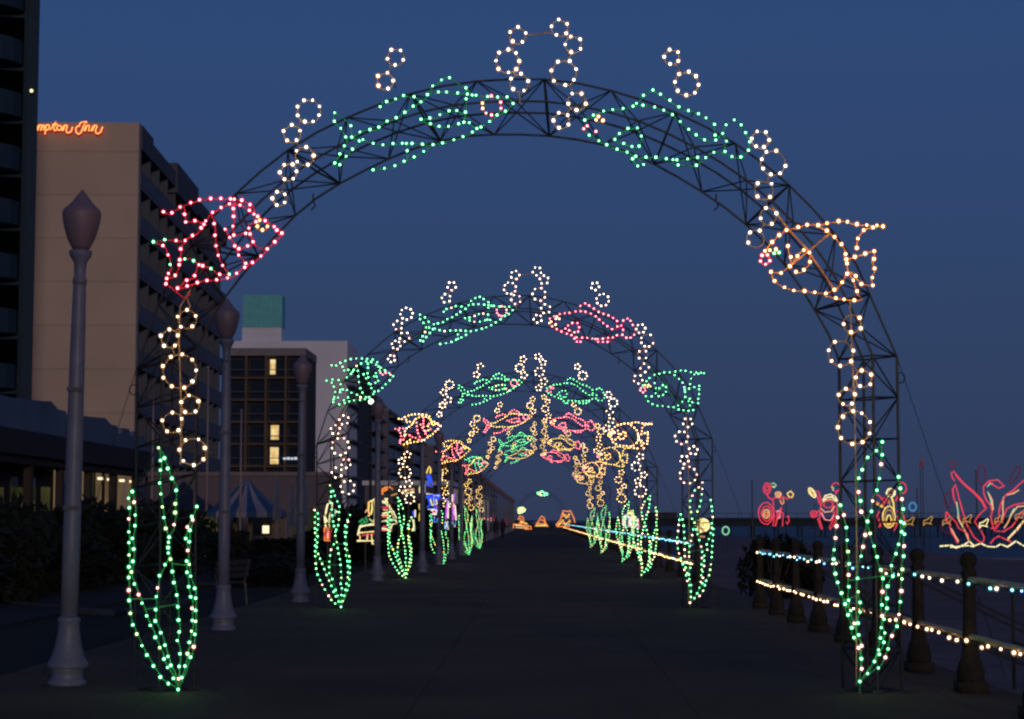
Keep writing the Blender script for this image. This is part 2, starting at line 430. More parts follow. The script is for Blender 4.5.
OUT = [(134.5,692),(137,369),(163,293),(200,232),(240,190),(284,153),(333,124),(400,97),(455,84),(517,79),(570,82),(633,97),(692,120),(745,150),(790,186),(828,226),(855,262),(872,300),(897,357),(902,687)]
INN = [(194.5,692),(197,347),(225,297),(282,229),(318,197),(363.5,171),(410,150),(459,137),(513,134.5),(563,137.5),(623,150),(668.6,172),(710,197),(750,228),(785,265),(816,312),(829,335),(839,360),(843,687)]
def spline(pts, n):
    P = [Vector((p[0], p[1])) for p in pts]; out = []
    for i in range(len(P) - 1):
        p0 = P[max(i - 1, 0)]; p1 = P[i]; p2 = P[i + 1]; p3 = P[min(i + 2, len(P) - 1)]
        for k in range(n):
            t = k / n
            out.append(.5 * ((2 * p1) + (p2 - p0) * t + (2 * p0 - 5 * p1 + 4 * p2 - p3) * t * t + (3 * p1 - p0 - 3 * p2 + p3) * t ** 3))
    out.append(P[-1]); return out

# ---- steel arch (built once, copied)
def make_arch():
    root = thing('steel_arch', '', 'arch', (0, 0, 0), 0, 'steel truss arches over the boardwalk')
    Lz = lambda p: L(p[0], p[1], D1)
    NB = 30
    o = resample([Lz(p) for p in spline(OUT[1:-1], 6)], 1e9)
    def even(pts, n):
        pts = [Lz(p) for p in spline(pts, 8)]
        seg = [(pts[i + 1] - pts[i]).length for i in range(len(pts) - 1)]; T = sum(seg)
        out = []
        for k in range(n + 1):
            d = T * k / n; i = 0
            while i < len(seg) - 1 and d > seg[i]: d -= seg[i]; i += 1
            out.append(pts[i].lerp(pts[i + 1], min(1, d / seg[i])))
        return out
    O = even(OUT[1:-1], NB); I = even(INN[1:-1], NB)
    h = .26
    Fm = [(a + b) / 2 + Vector((0, -h, 0)) for a, b in zip(O, I)]
    Bm = [(a + b) / 2 + Vector((0, h, 0)) for a, b in zip(O, I)]
    mb = MB(); rc = .0108
    for c in (O, I, Fm, Bm): mb.tube(c, rc, 6)
    mb.build('chords', M['steel'], root)
    mb = MB()
    for i in range(0, NB + 1, 2):
        if i % 4 == 0:
            mf = MB()
            for a, b in ((O, Fm), (Fm, I), (I, Bm), (Bm, O)): mf.tube([a[i], b[i]], .011, 5)
            mf.build('cross_frame', M['steel'], root)
        for j in (i - 1, i + 1):
            if 0 <= j <= NB:
                for a, b in ((O, Fm), (I, Fm), (I, Bm), (O, Bm)): mb.tube([a[i], b[j]], .0072, 5)
    mb.build('web_bracing', M['steel'], root)
    for side in (0, -1):
        if side == 0: ft = [Lz(OUT[0]), Lz(INN[0])]; tp = [O[0], I[0]]
        else: ft = [Lz(OUT[-1]), Lz(INN[-1])]; tp = [O[-1], I[-1]]
        for f in ft: f.z = 0
        fm = (ft[0] + ft[1]) / 2; tm = (tp[0] + tp[1]) / 2
        foot = [ft[0], fm + Vector((0, -h, 0)), ft[1], fm + Vector((0, h, 0))]
        top = [tp[0], tm + Vector((0, -h, 0)), tp[1], tm + Vector((0, h, 0))]
        mb = MB()
        for a, b in zip(foot, top): mb.tube([a, b], .0135, 6)
        nr = 8
        for k in range(nr + 1):
            t = (k + .02) / nr
            q = [a.lerp(b, t) for a, b in zip(foot, top)]
            for j in range(4): mb.tube([q[j], q[(j + 1) % 4]], .009, 5)
            if k < nr:
                q2 = [a.lerp(b, (k + 1) / nr) for a, b in zip(foot, top)]
                for j in range(4):
                    if (j + k) % 2: mb.tube([q[j], q2[(j + 1) % 4]], .0075, 5)
                    else: mb.tube([q[(j + 1) % 4], q2[j]], .0075, 5)
        tw = mb.build('tower', M['steel'], root)
        for a in foot:
            mb = MB(); mb.box(a.x - .05, a.x + .05, a.y - .05, a.y + .05, 0.003, .015); mb.build('base_plate', M['steel'], tw)
        mb = MB(); c = tp[0] + Vector((.03 if side else -.03, 0, -.2))
        mb.tube([c + Vector((.04 * math.cos(a), 0, .05 * math.sin(a))) for a in [k * PI / 5 for k in range(10)]], .006, 5, closed=True)
        mb.build('lifting_ring', M['steel'], root)
    for px, py in ((313, 200), (716, 200)):
        p = Lz((px, py)); mb = MB(); mb.tube([p + Vector((0, 0, .06)), p, p + Vector((.02, 0, -.06)), p + Vector((-.02, 0, -.1))], .008, 5)
        mb.build('cable_hook', M['steel'], root)
    # guy wires
    for a, b in (((136, 369), (30, 700)), ((897, 357), (1010, 640))):
        p = Lz(a); q = p + Vector(((-1.2 if a[0] < 500 else 1.3), 1.4, -p.z + .02))
        mb = MB(); mb.tube([p, q], .003, 4); mb.build('guy_wire', M['steel'], root)
    return root
arch0 = make_arch()

SC = Vector((1, 1, 1))
ARCH = [(D1, 518.5), (35.0, 515.5), (52.6, 523.5), (70.0, 533), (88.0, 535), (106.0, 535)]
SXS = [1, 1, 1.02, 1.03, .96, .97]
def mul(a, b): return Vector((a.x * b.x, a.y * b.y, a.z * b.z))
ORD = ['nearest arch', 'second arch', 'third arch', 'fourth arch', 'fifth arch', 'sixth arch']
def arch_origin(D, pc):
    return Vector((unY(pc, 520, D).x, D, 0))

G, RD, OR, YE, WW = 'green', 'red', 'orange', 'yellow', 'warm'
PALE = {'yellow': .55, 'warm': .45}
FC = [  # colours per arch: L, TL, TR, R
 [dict(d=RD, tail={'red': .65, 'green': .35}, eye=YE, mouth={'red': .6, 'warm': .4}), dict(d=G, eye={'red': .6, 'orange': .4}), dict(d=G, mouth=RD, eye=OR), dict(d=OR, mouth=RD, eye={'green': .7, 'orange': .3})],
 [dict(d={'green': .96, 'warm': .04}, eye={'yellow': .6, 'red': .4}, mouth=RD), dict(d={'green': .95, 'warm': .05}, pect={'green': .6, 'pink': .4}, eye=RD), dict(d=RD, eye=OR, mouth=OR), dict(d=G, mouth=RD, eye=OR)],
 [dict(d=PALE, tail=RD, stripe=RD, pect={'red': .6, 'yellow': .4}, eye=YE, mouth=RD), dict(d=G, eye=RD, pect={'green': .7, 'warm': .3}), dict(d=G, mouth=RD, eye=RD), dict(d=OR, pect=OR, mouth=PALE, eye=OR)],
 [dict(d=YE, tail=RD, stripe=RD, pect=RD, eye=YE, mouth=YE), dict(d=YE, fin=RD, tail=RD, pect=RD, stripe=RD, eye=RD), dict(d=RD, eye=OR, mouth=OR), dict(d=YE, mouth=RD, eye=OR)],
 [dict(d=YE, tail=RD, fin=G, stripe=G, pect={'red': .5, 'green': .5}, eye=RD, mouth=RD), dict(d=G, eye=YE, pect=G), dict(d=YE, tail=RD, eye=OR, mouth=OR), dict(d={'orange': .5, 'yellow': .5}, mouth=RD, eye=OR)],
 [dict(d={'yellow': .3, 'green': .7}, tail=RD), dict(d=YE, fin=G, tail=G, pect={'green': .7, 'red': .3}), dict(d=RD, eye=OR), dict(d=YE, mouth=RD, pect=OR)],
]
FDESC = [
 ['red spiky light fish with green tipped tail on the left bend of the nearest arch',
  'green light fish with red mouth at the upper left of the nearest arch',
  'green light fish with orange eye at the upper right of the nearest arch',
  'round orange light fish with pink mouth on the right bend of the nearest arch'],
 ['green spiky light fish on the left bend of the second arch',
  'green light fish with red mouth and pink fin left of the second arch crest',
  'red light fish with orange head right of the second arch crest',
  'round green light fish with red mouth on the right bend of the second arch'],
 ['pale yellow light fish with red tail on the left bend of the third arch',
  'green light fish with red mouth left of the third arch crest',
  'green light fish with red mouth right of the third arch crest',
  'round orange light fish on the right bend of the third arch'],
 ['yellow light fish with red tail on the left bend of the fourth arch',
  'yellow light fish with red fins and tail left of the fourth arch crest',
  'red light fish right of the fourth arch crest',
  'round yellow light fish with red mouth on the right bend of the fourth arch'],
 ['yellow, green and red light fish on the left bend of the fifth arch',
  'small green light fish left of the fifth arch crest',
  'small yellow light fish with red tail right of the fifth arch crest',
  'round orange and yellow light fish on the right bend of the fifth arch'],
 ['small yellow and green light fish on the left bend of the sixth arch',
  'small yellow light fish with green fins left of the sixth arch crest',
  'small red light fish right of the sixth arch crest',
  'small round yellow light fish on the right bend of the sixth arch'],
]
BSTEP = .097
def dedupe(pts, cols, d=.035):
    P = []; Cc = []
    for p, c in zip(pts, cols):
        if all((p - q).length > d for q in P[-400:]): P.append(p); Cc.append(c)
    return P, Cc
def fish(lines, org, cmap, label, ai, shift=(0, 0), bs=None):
    sh = Vector((shift[0], 0, shift[1]))
    pl = [(t, [L(x, y) + sh for x, y in ps]) for t, ps in lines]
    allp = [p for _, ps in pl for p in ps]
    base = Vector((sum(p.x for p in allp) / len(allp), LY - D1, min(p.z for p in allp)))
    root = thing('light_fish', label, 'light sculpture', org + mul(base, SC), 0, 'light fish on the arches'); root.scale = SC
    mb = MB()
    for t, ps in pl:
        mb.tube([p - base + Vector((0, .036, 0)) for p in ps], .0065 if t != 'rod' else .009, 5)
    # clamps back to the truss
    zs = sorted(allp, key=lambda p: p.x)
    for p in (zs[len(zs) // 3], zs[2 * len(zs) // 3]):
        mb.tube([p - base, p - base + Vector((0, .3, .02))], .008, 4)
    dc = cmap['d'] if isinstance(cmap['d'], str) else max(cmap['d'], key=cmap['d'].get)
    mb.build('wire_frame', M[{'green': 'wire_green_glow', 'red': 'wire_red_glow'}.get(dc, 'wire_gold_glow')], root)
    P = []; Cs = []
    for t, ps in pl:
        if t == 'rod': continue
        w = cmap.get(t, cmap['d'])
        q = resample(ps, BSTEP if t not in ('eye', 'mouth') else .06, jit=.1)
        for p in q: P.append(p); Cs.append(pick(w))
    P, Cs = dedupe(P, Cs)
    put_bulbs(root, P, Cs, ai < 3, bs or (1. if ai < 2 else 1.15), base=base, ks=.86 if cmap['d'] == 'green' else 1.)
    return root
def bubbles(spec, org, w, label, ai):
    nm, rings, stems = spec
    allp = [L(c[0], c[1]) for c, r, n in rings]
    base = Vector((sum(p.x for p in allp) / len(allp), LY - D1, min(p.z for p in allp) - .1))
    if stems: base.z = min([base.z] + [L(*p).z for st in stems for p in st])
    root = thing('light_bubbles', label, 'light sculpture', org + mul(base, SC), 0, 'chains of light bubbles on the arches'); root.scale = SC
    mb = MB()
    for a, b in zip(rings, rings[1:]):
        pa = L(*a[0]); pb = L(*b[0]); d = (pb - pa); ln = d.length; d.normalize()
        ra = a[1] / 105; rb = b[1] / 105
        if ln > ra + rb: mb.tube([pa + d * ra - base, pb - d * rb - base], .006, 4)
    for st in stems:
        mb.tube([L(*p) - base + Vector((0, .042, 0)) for p in st], .008, 5)
    p = allp[-1]; mb.tube([p - base + Vector((rings[-1][1] / 105, 0, 0)), p - base + Vector((rings[-1][1] / 105, .3, 0))], .007, 4)
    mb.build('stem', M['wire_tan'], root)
    for c, r, n in rings:
        ctr = L(*c); rr = r / 105; a0 = random.uniform(0, 6)
        m2 = MB(); m2.tube([Vector((rr * math.cos(a), .036, rr * math.sin(a))) for a in [k * PI / 9 for k in range(18)]], .006, 4, closed=True)
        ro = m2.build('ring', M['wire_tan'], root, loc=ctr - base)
        pts = [Vector((rr * math.cos(a0 + 2 * PI * k / n + random.uniform(-.1, .1)), 0, rr * math.sin(a0 + 2 * PI * k / n))) for k in range(n)]
        put_bulbs(ro, pts, [pick(w) for _ in pts], ai < 3, 1. if ai < 2 else 1.15)
    return root
def weed(lines, org, w, label, ai):
    pl = [[L(x, y) for x, y in ps] for ps in lines]
    base = pl[0][-1].copy(); base.z = .0
    root = thing('light_seaweed', label, 'light sculpture', org + mul(base, SC), 0, 'light seaweed at the arch feet'); root.scale = SC
    mb = MB()
    for ps in pl: mb.tube([p - base + Vector((0, .036, 0)) for p in ps], .0065, 5)
    for i, j, t in ((0, 2, .55), (1, 3, .5), (3, 5, .5)):
        a = pl[i][int(len(pl[i]) * t)]; b = min(pl[j], key=lambda q: abs(q.z - a.z))
        mb.tube([a - base, b - base], .006, 4)
    mb.tube([Vector((0, .012, .0)), Vector((0, .012, .12))], .012, 5)
    mb.build('wire_frame', M['wire_green_glow'], root)
    P = []; Cs = []
    for ps in pl:
        for p in resample(ps, .108, jit=.14): P.append(p); Cs.append(pick(w))
    P, Cs = dedupe(P, Cs, .03)
    put_bulbs(root, P, Cs, ai < 3, 1. if ai < 2 else 1.15, base=base)
    return root

BSIDE = {'left shoulder': 'over the left bend', 'upper left': 'floating above the upper left', 'crest left': 'left of the crest', 'crest right': 'right of the crest',
         'upper right': 'floating above the upper right', 'right shoulder': 'over the right bend', 'left tower': 'down the left tower', 'right tower': 'down the right tower'}
BW = [dict(white=.8, warm=.2), dict(white=.75, pink=.25), dict(white=.6, warm=.4), dict(warm=.6, yellow=.4), dict(yellow=.7, warm=.3), dict(yellow=.8, warm=.2)]
for ai, (D, pc) in enumerate(ARCH):
    org = arch_origin(D, pc); SC = Vector((1, 1, 1)) if ai == 0 else Vector((SXS[ai], .97, .98 if ai == 1 else .97))
    lab = 'black steel truss arch with four light fish, ' + ORD[ai] + (' of the row' if ai == 0 else ' back from the camera')
    if ai == 0: arch0.location = org; arch0['label'] = lab
    else: dup(arch0, org, lab, sc=SC)
    trs = (-.2, 0) if ai == 5 else (0, 0)
    for k, (ln, sh) in enumerate(((FISH_L, (0, 0)), (FISH_TL, (0, 0)), (FISH_TR, trs), (FISH_R, (0, 0)))):
        if ai == 5 and k == 0: continue
        fish(ln, org, FC[ai][k], FDESC[ai][k], ai, sh)
    for sp in BUB:
        w = BW[ai]
        if ai == 0 and sp[0] in ('left tower', 'right tower'): w = dict(warm=.8, white=.2)
        bubbles(sp, org, w, 'chain of light bubbles ' + BSIDE[sp[0]] + ' of the ' + ORD[ai], ai)
    weed(WEED_L, org, dict(green=.76, lime=.12, pink=.12) if ai == 0 else dict(green=.75, lime=.2, pink=.05) if ai < 2 else dict(green=.5, lime=.4, yellow=.1), 'green light seaweed at the left foot of the ' + ORD[ai], ai)
    weed(WEED_R, org, dict(green=.60, lime=.1, pink=.30) if ai == 0 else dict(green=.55, lime=.12, pink=.33) if ai < 2 else dict(green=.45, lime=.35, warm=.2), 'green and pink light seaweed at the right foot of the ' + ORD[ai], ai)

# far arch: only a few lights on it are lit
DF = 280; SC = Vector((1, 1, 1))
orgF = Vector((unY(541, 520, DF).x, DF, 0))
dup(arch0, orgF, 'small far steel arch standing mostly unlit where the boardwalk ends')
fish(FISH_TR, orgF, dict(d='green', pect='yellow'), 'tiny green light fish on the crest of the far unlit arch', 5, (-1.2, .2), 3.0)
fish(FISH_L, orgF, dict(d={'green': .6, 'yellow': .4}), 'tiny green light fish on the left bend of the far unlit arch', 5, (0, -1.2), 3.0)

# ================================================================== setting
EDGE_L, EDGE_R = -5.35, 4.4
def ground_mat():
    m, nt, out = newmat('boardwalk_concrete')
    b = nt.nodes.new('ShaderNodeBsdfPrincipled'); b.inputs['Roughness'].default_value = .8
    b.inputs['Specular IOR Level'].default_value = .15
    tc = nt.nodes.new('ShaderNodeTexCoord')
    n1 = nt.nodes.new('ShaderNodeTexNoise'); n1.inputs['Scale'].default_value = .45; n1.inputs['Detail'].default_value = 8
    n2 = nt.nodes.new('ShaderNodeTexNoise'); n2.inputs['Scale'].default_value = 28; n2.inputs['Detail'].default_value = 3
    br = nt.nodes.new('ShaderNodeTexBrick'); br.inputs['Scale'].default_value = 1; br.offset = 0
    br.inputs['Brick Width'].default_value = 2.4; br.inputs['Row Height'].default_value = 3.0; br.inputs['Mortar Size'].default_value = .015
    br.inputs['Color1'].default_value = (1, 1, 1, 1); br.inputs['Color2'].default_value = (.9, .9, .9, 1); br.inputs['Mortar'].default_value = (.68, .68, .68, 1)
    mp = nt.nodes.new('ShaderNodeMapping'); mp.inputs['Location'].default_value = (1.1, .4, 0)
    nt.links.new(tc.outputs['Object'], mp.inputs[0])
    for n in (n1, n2, br): nt.links.new(mp.outputs[0], n.inputs['Vector'])
    r = nt.nodes.new('ShaderNodeValToRGB'); r.color_ramp.elements[0].color = (.078, .048, .027, 1); r.color_ramp.elements[1].color = (.125, .080, .047, 1)
    r.color_ramp.elements[0].position = .3; r.color_ramp.elements[1].position = .7
    nt.links.new(n1.outputs['Fac'], r.inputs['Fac'])
    mu = nt.nodes.new('ShaderNodeMixRGB'); mu.blend_type = 'MULTIPLY'; mu.inputs[0].default_value = 1
    nt.links.new(r.outputs[0], mu.inputs[1]); nt.links.new(br.outputs['Color'], mu.inputs[2]); nt.links.new(mu.outputs[0], b.inputs['Base Color'])
    bp = nt.nodes.new('ShaderNodeBump'); bp.inputs['Strength'].default_value = .35; bp.inputs['Distance'].default_value = .02
    nt.links.new(n2.outputs['Fac'], bp.inputs['Height']); nt.links.new(bp.outputs[0], b.inputs['Normal'])
    nt.links.new(b.outputs[0], out.inputs['Surface'])
    return m
def sea_mat():
    m, nt, out = newmat('sea_water')
    b = nt.nodes.new('ShaderNodeBsdfPrincipled'); b.inputs['Base Color'].default_value = (.012, .02, .035, 1); b.inputs['Roughness'].default_value = .45
    tc = nt.nodes.new('ShaderNodeTexCoord'); mp = nt.nodes.new('ShaderNodeMapping'); mp.inputs['Scale'].default_value = (.5, .12, 1)
    n = nt.nodes.new('ShaderNodeTexNoise'); n.inputs['Scale'].default_value = 1; n.inputs['Detail'].default_value = 6
    bp = nt.nodes.new('ShaderNodeBump'); bp.inputs['Strength'].default_value = .7; bp.inputs['Distance'].default_value = .6
    nt.links.new(tc.outputs['Object'], mp.inputs[0]); nt.links.new(mp.outputs[0], n.inputs[0]); nt.links.new(n.outputs['Fac'], bp.inputs['Height'])
    nt.links.new(bp.outputs[0], b.inputs['Normal']); nt.links.new(b.outputs[0], out.inputs['Surface'])
    return m
mb = MB(); mb.box(EDGE_L, EDGE_R, -12, 900, -2.6, 0); struct('boardwalk', mb, ground_mat())
mb = MB(); mb.add([(-4000, -60, -.12), (EDGE_L - .002, -60, -.12), (EDGE_L - .002, 9000, -.12), (-4000, 9000, -.12)], [(0, 1, 2, 3)])
struct('lawn_ground', mb, surf('lawn_soil', (.006, .007, .005), .95, .5, .6, bump=.8, bscale=6))
# promenade edge kerb
mb = MB(); mb.box(EDGE_L - .22, EDGE_L - .003, -12, 900, -.119, .0); struct('kerb', mb, bpy.data.materials['boardwalk_concrete'])
# bike path behind the lamps and its pale kerbs
mb = MB(); mb.box(-11.6, -8.6, -12, 400, -.119, -.06); struct('bike_path', mb, surf('asphalt', (.016, .017, .02), .9, .25, 2, bump=.3))
# sand
mb = MB(); nx, ny = 26, 90
xs = [EDGE_R + .002 + (46 - EDGE_R) * (i / nx) ** 1.2 for i in range(nx + 1)]; ys = [-15 + 3200 * (j / ny) ** 2.4 for j in range(ny + 1)]
vs = [(x, y, -.85 - 1.35 * max(0, (x - 12) / 34) ** 1.5 + .05 * math.sin(x * 1.3 + y * .21) + random.uniform(-.04, .04)) for y in ys for x in xs]
mb.add(vs, [(j * (nx + 1) + i, j * (nx + 1) + i + 1, (j + 1) * (nx + 1) + i + 1, (j + 1) * (nx + 1) + i) for j in range(ny) for i in range(nx)])
struct('beach', mb, surf('sand', (.17, .105, .095), .9, .25, .5, bump=.6, bscale=3), True)
mb = MB(); mb.add([(EDGE_R, -100, -2), (12000, -100, -2), (12000, 14000, -2), (EDGE_R, 14000, -2)], [(0, 1, 2, 3)]); struct('sea', mb, sea_mat())

# ---------------------------------------------------------------- lamps
def lamp_proto():
    root = thing('promenade_lamp', '', 'street lamp', (0, 0, 0), 0, 'unlit globe lamps along the boardwalk')
    mb = MB()
    mb.lathe([(.185, 0), (.185, .03), (.165, .05), (.15, .07), (.155, .11), (.155, .14), (.17, .17)], 24)
    mb.build('plinth', M['paint'], root, True)
    mb = MB()
    mb.lathe([(.198, .17), (.198, .20), (.18, .235), (.155, .29), (.133, .37), (.115, .46), (.106, .55), (.103, .60), (.110, .615), (.110, .64), (.088, .66)], 40, flute=(.22, .58, .07))
    mb.build('fluted_base', M['paint'], root, True)
    mb = MB(); mb.lathe([(.087, .66), (.086, 1.4), (.080, 2.4), (.072, 3.4), (.063, 3.90), (.063, 3.93)], 20); mb.build('column', M['paint'], root, True)
    mb = MB(); mb.lathe([(.069, 3.93), (.069, 3.98), (.056, 4.0), (.062, 4.14), (.10, 4.2), (.112, 4.23), (.112, 4.26), (.085, 4.27)], 20); mb.build('collar', M['paint'], root, True)
    mb = MB(); mb.lathe([(.075, 4.27), (.10, 4.31), (.135, 4.38), (.165, 4.48), (.183, 4.56), (.19, 4.62), (.188, 4.65), (.175, 4.675), (.14, 4.705), (.10, 4.745), (.07, 4.79), (.045, 4.82), (.028, 4.845), (.006, 4.875)], 26)
    mb.build('globe', M['globe'], root, True)
    mb = MB(); mb.box(-.07, .07, -.10, -.07, 2.86, 2.90); mb.box(-.07, .07, -.10, -.07, 1.70, 1.74)
    mb.build('banner_bracket', M['lampdark'], root)
    return root
lamp0 = lamp_proto()
LP = [((67, 685), 'nearest unlit globe lamp with fluted base at the left of the nearest arch'),
      ((223, 630), 'unlit globe lamp second along the row, behind the red light fish'),
      ((300, 602), 'unlit globe lamp third along the row, in front of the dark balconied hotel'),
      ((377, 581), 'unlit globe lamp fourth along the row, in front of the cone shaped light display')]
lp = [(unZ(*p), l) for p, l in LP]
ordw = ['fifth', 'sixth', 'seventh', 'eighth', 'ninth', 'tenth', 'eleventh', 'twelfth', 'thirteenth', 'fourteenth', 'fifteenth', 'sixteenth', 'seventeenth', 'eighteenth', 'nineteenth', 'twentieth']
y = 58.6
for i in range(26):
    x = -3.62 + (-.5 if i > 3 else 0)
    lp.append((Vector((x, y, 0)), ('globe lamp %s along the row, partly hidden by the light displays' % ordw[i]) if i < 5 else 'thin far globe lamp in the dense row at the left edge of the boardwalk'))
    y += 9.7
for i, (p, l) in enumerate(lp):
    p.z = -.0 if p.x > EDGE_L else -.12
    if i == 0:
        lamp0.rotation_euler = (0, R(.7), 0); lamp0.location = p; lamp0['label'] = l
    else:
        c = dup(lamp0, p, l, random.uniform(0, 6))
        c.rotation_euler = (0, 0, 0)
        if i == 8: pass

# ---------------------------------------------------------------- railings with string lights
RX = 4.02
def rail_post():
    mb = MB()
    mb.box(-.135, .135, -.135, .135, 0, .10)
    mb.lathe([(.125, .10), (.13, .13), (.13, .20), (.112, .24), (.114, .27), (.09, .31), (.072, .40), (.064, .60), (.058, .95), (.060, 1.04), (.072, 1.08), (.078, 1.11), (.062, 1.13), (.055, 1.15), (.070, 1.18), (.080, 1.21), (.078, 1.25), (.060, 1.28), (.025, 1.30)], 18)
    return mb.mesh('rail_post', M['stone'], True)
PM = rail_post()
def railing(y0, n, step, label, x_of):
    root = thing('beach_railing', label, 'railing', (x_of(y0), y0, 0), 0, 'concrete post railings beside the beach')
    base = Vector((x_of(y0), y0, 0))
    P = [Vector((x_of(y0 + k * step), y0 + k * step, 0)) for k in range(n)]
    for p in P[:100]: link('post', PM, root, p - base)
    for z in (1.045, .515):
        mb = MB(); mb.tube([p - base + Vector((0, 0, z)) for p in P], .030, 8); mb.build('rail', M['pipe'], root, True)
    return root, P
rootN, PN = railing(35.0 - 2.43 * 10, 11, 2.43, 'near railing of dark concrete posts with two pipe rails at the beach side', lambda y: RX)
rootF, PF = railing(49.0, 49, 5.2, 'far railing running into the distance beyond the gap at the beach side', lambda y: RX - .0015 * max(0, y - 60))
def garland(P, z, w, label, indiv, step=.40, sc=1.):
    root = thing('rail_light_string', label, 'string lights', P[0] + Vector((0, 0, z)), 0, 'string lights on the railings')
    base = P[0] + Vector((0, 0, z)); pts = []; wire = []
    for a, b in zip(P, P[1:]):
        a = a + Vector((-.05, 0, z)); b = b + Vector((-.05, 0, z)); Ln = (b - a).length
        n = max(2, round(Ln / step))
        for k in range(n):
            t = min(.97, max(.03, (k + .5 + random.uniform(-.35, .35)) / n))
            p = a.lerp(b, t); p.z -= random.uniform(.015, .06); p.x -= .012; pts.append(p)
        for k in range(n * 2): 
            p = a.lerp(b, k / (n * 2)); p.z -= .012 if k % 2 else .05
            wire.append(p - base)
    mb = MB(); mb.tube(wire, .006, 4); mb.build('cable', M['socket'], root)
    put_bulbs(root, [p - base for p in pts], [pick(w) for _ in pts], indiv, sc)
    return root
garland(PN, 1.045, dict(cyan=.33, blue=.2, white=.37, warm=.1), 'blue and white string lights along the top rail of the near railing', True, .42)
garland(PN, .515, dict(warm=1), 'warm white string lights along the lower rail of the near railing', True, .38)
garland(PF, 1.02, dict(cyan=.8, blue=.1, white=.1), 'pale blue string lights along the top rail of the far railing', False, .45, 1.15)
garland(PF, .49, dict(warm=.7, yellow=.3), 'warm white string lights along the lower rail of the far railing', False, .36, 1.15)
# stair handrails going down to the sand
def handrail(y, label):
    root = thing('stair_handrail', label, 'handrail', (EDGE_R, y, 0), 0, 'handrails of the beach stairs')
    for dy in (0, 1.3):
        mb = MB(); mb.tube([(.1, dy, -.0), (.1, dy, .9), (.25, dy, .98), (2.3, dy, -.02), (2.35, dy, -.85)], .016, 6)
        mb.tube([(.1, dy, .45), (2.33, dy, -.45)], .012, 6)
        mb.build('rail', M['bench'], root, True)
    for k in range(6):
        mb = MB(); mb.box(.02 + .3 * k, .32 + .3 * k, .05, 1.25, -.14 * (k + 1) - .06, -.14 * (k + 1)); mb.build('step', M['kerb'], root)
    return root
handrail(17.0, 'steel handrail of beach stairs just behind the near railing, lower right')
handrail(24.2, 'steel handrail of beach stairs seen through the near railing behind the right seaweed')
handrail(36.0, 'steel handrail of beach stairs in the gap between the two railings')
mb = MB(); hp = [Vector((EDGE_R + .1, 36.0, .95)), Vector((EDGE_R + .08, 36.0, .6)), Vector((EDGE_R + .1, 36.0, .25))]
rt = thing('rail_light_string', 'few warm bulbs hanging down the handrail in the railing gap', 'string lights', hp[0], 0, 'string lights on the railings')
mb.tube([p - hp[0] + Vector((-.03, -.03, 0)) for p in hp], .005, 4); mb.build('cable', M['wire'], rt)
put_bulbs(rt, [Vector((-.05, -.06, -.03)), Vector((-.05, -.06, -.22)), Vector((-.04, -.06, -.36)), Vector((-.06, -.06, -.68))], ['warm'] * 4, True)

# ---------------------------------------------------------------- buildings
def box_part(name, m, par, *a, label=None):
    mb = MB(); mb.box(*a); o = mb.build(name, m, par)
    if label: o['label'] = label
    return o
# 1 dark tower with curved balconies
TW = thing('hotel_tower', 'dark high-rise with curved balconies cut off by the left edge', 'building', (-33.6, 102, 0), R(14.2))
TW.location = (-27.2 - 7.05 * math.cos(R(14.2)), 101 - 7.05 * math.sin(R(14.2)), 0)
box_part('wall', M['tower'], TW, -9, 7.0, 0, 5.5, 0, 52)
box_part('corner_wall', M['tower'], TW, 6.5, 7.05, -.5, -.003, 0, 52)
fh = 2.92
def curved_slab(z0, z1, rx, ry, th=None, x0=5.5):
    n = 16; mb = MB()
    out = [(rx * math.cos(PI * k / n) , -ry * math.sin(PI * k / n)) for k in range(n + 1)]
    if th:
        inn = [((rx - th) * math.cos(PI * k / n), -(ry - th) * math.sin(PI * k / n)) for k in range(n + 1)]
        poly = out + inn[::-1]
        for k in range(n):
            a, b, c, d = out[k], out[k + 1], inn[k + 1], inn[k]
            mb.add([(*a, z0), (*b, z0), (*c, z0), (*d, z0), (*a, z1), (*b, z1), (*c, z1), (*d, z1)],
                   [(0, 1, 2, 3), (7, 6, 5, 4), (0, 4, 5, 1), (1, 5, 6, 2), (2, 6, 7, 3), (3, 7, 4, 0)])
    else:
        mb.extrude_poly(out, lambda u, v, d: (u, v, z0 + d), z1 - z0)
    return mb
pm = curved_slab(0, 1.28, 6.3, 3.0, .18).mesh('balcony', M['tower'])
ps = curved_slab(0, .22, 6.2, 2.9).mesh('slab', M['tower'])
for k in range(1, 17):
    b = link('balcony', pm, TW, (0, -.01, k * fh - .2)); link('slab', ps, b, (0, 0, -.03))
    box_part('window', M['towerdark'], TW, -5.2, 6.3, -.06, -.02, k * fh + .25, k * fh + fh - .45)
p = unY(31.8, 96.5, 101.2) - TW.location
mb = MB(); mb.blob((6.75, -1.15, p.z), .10); mb.build('balcony_lamp', M['lampwhite'], TW)

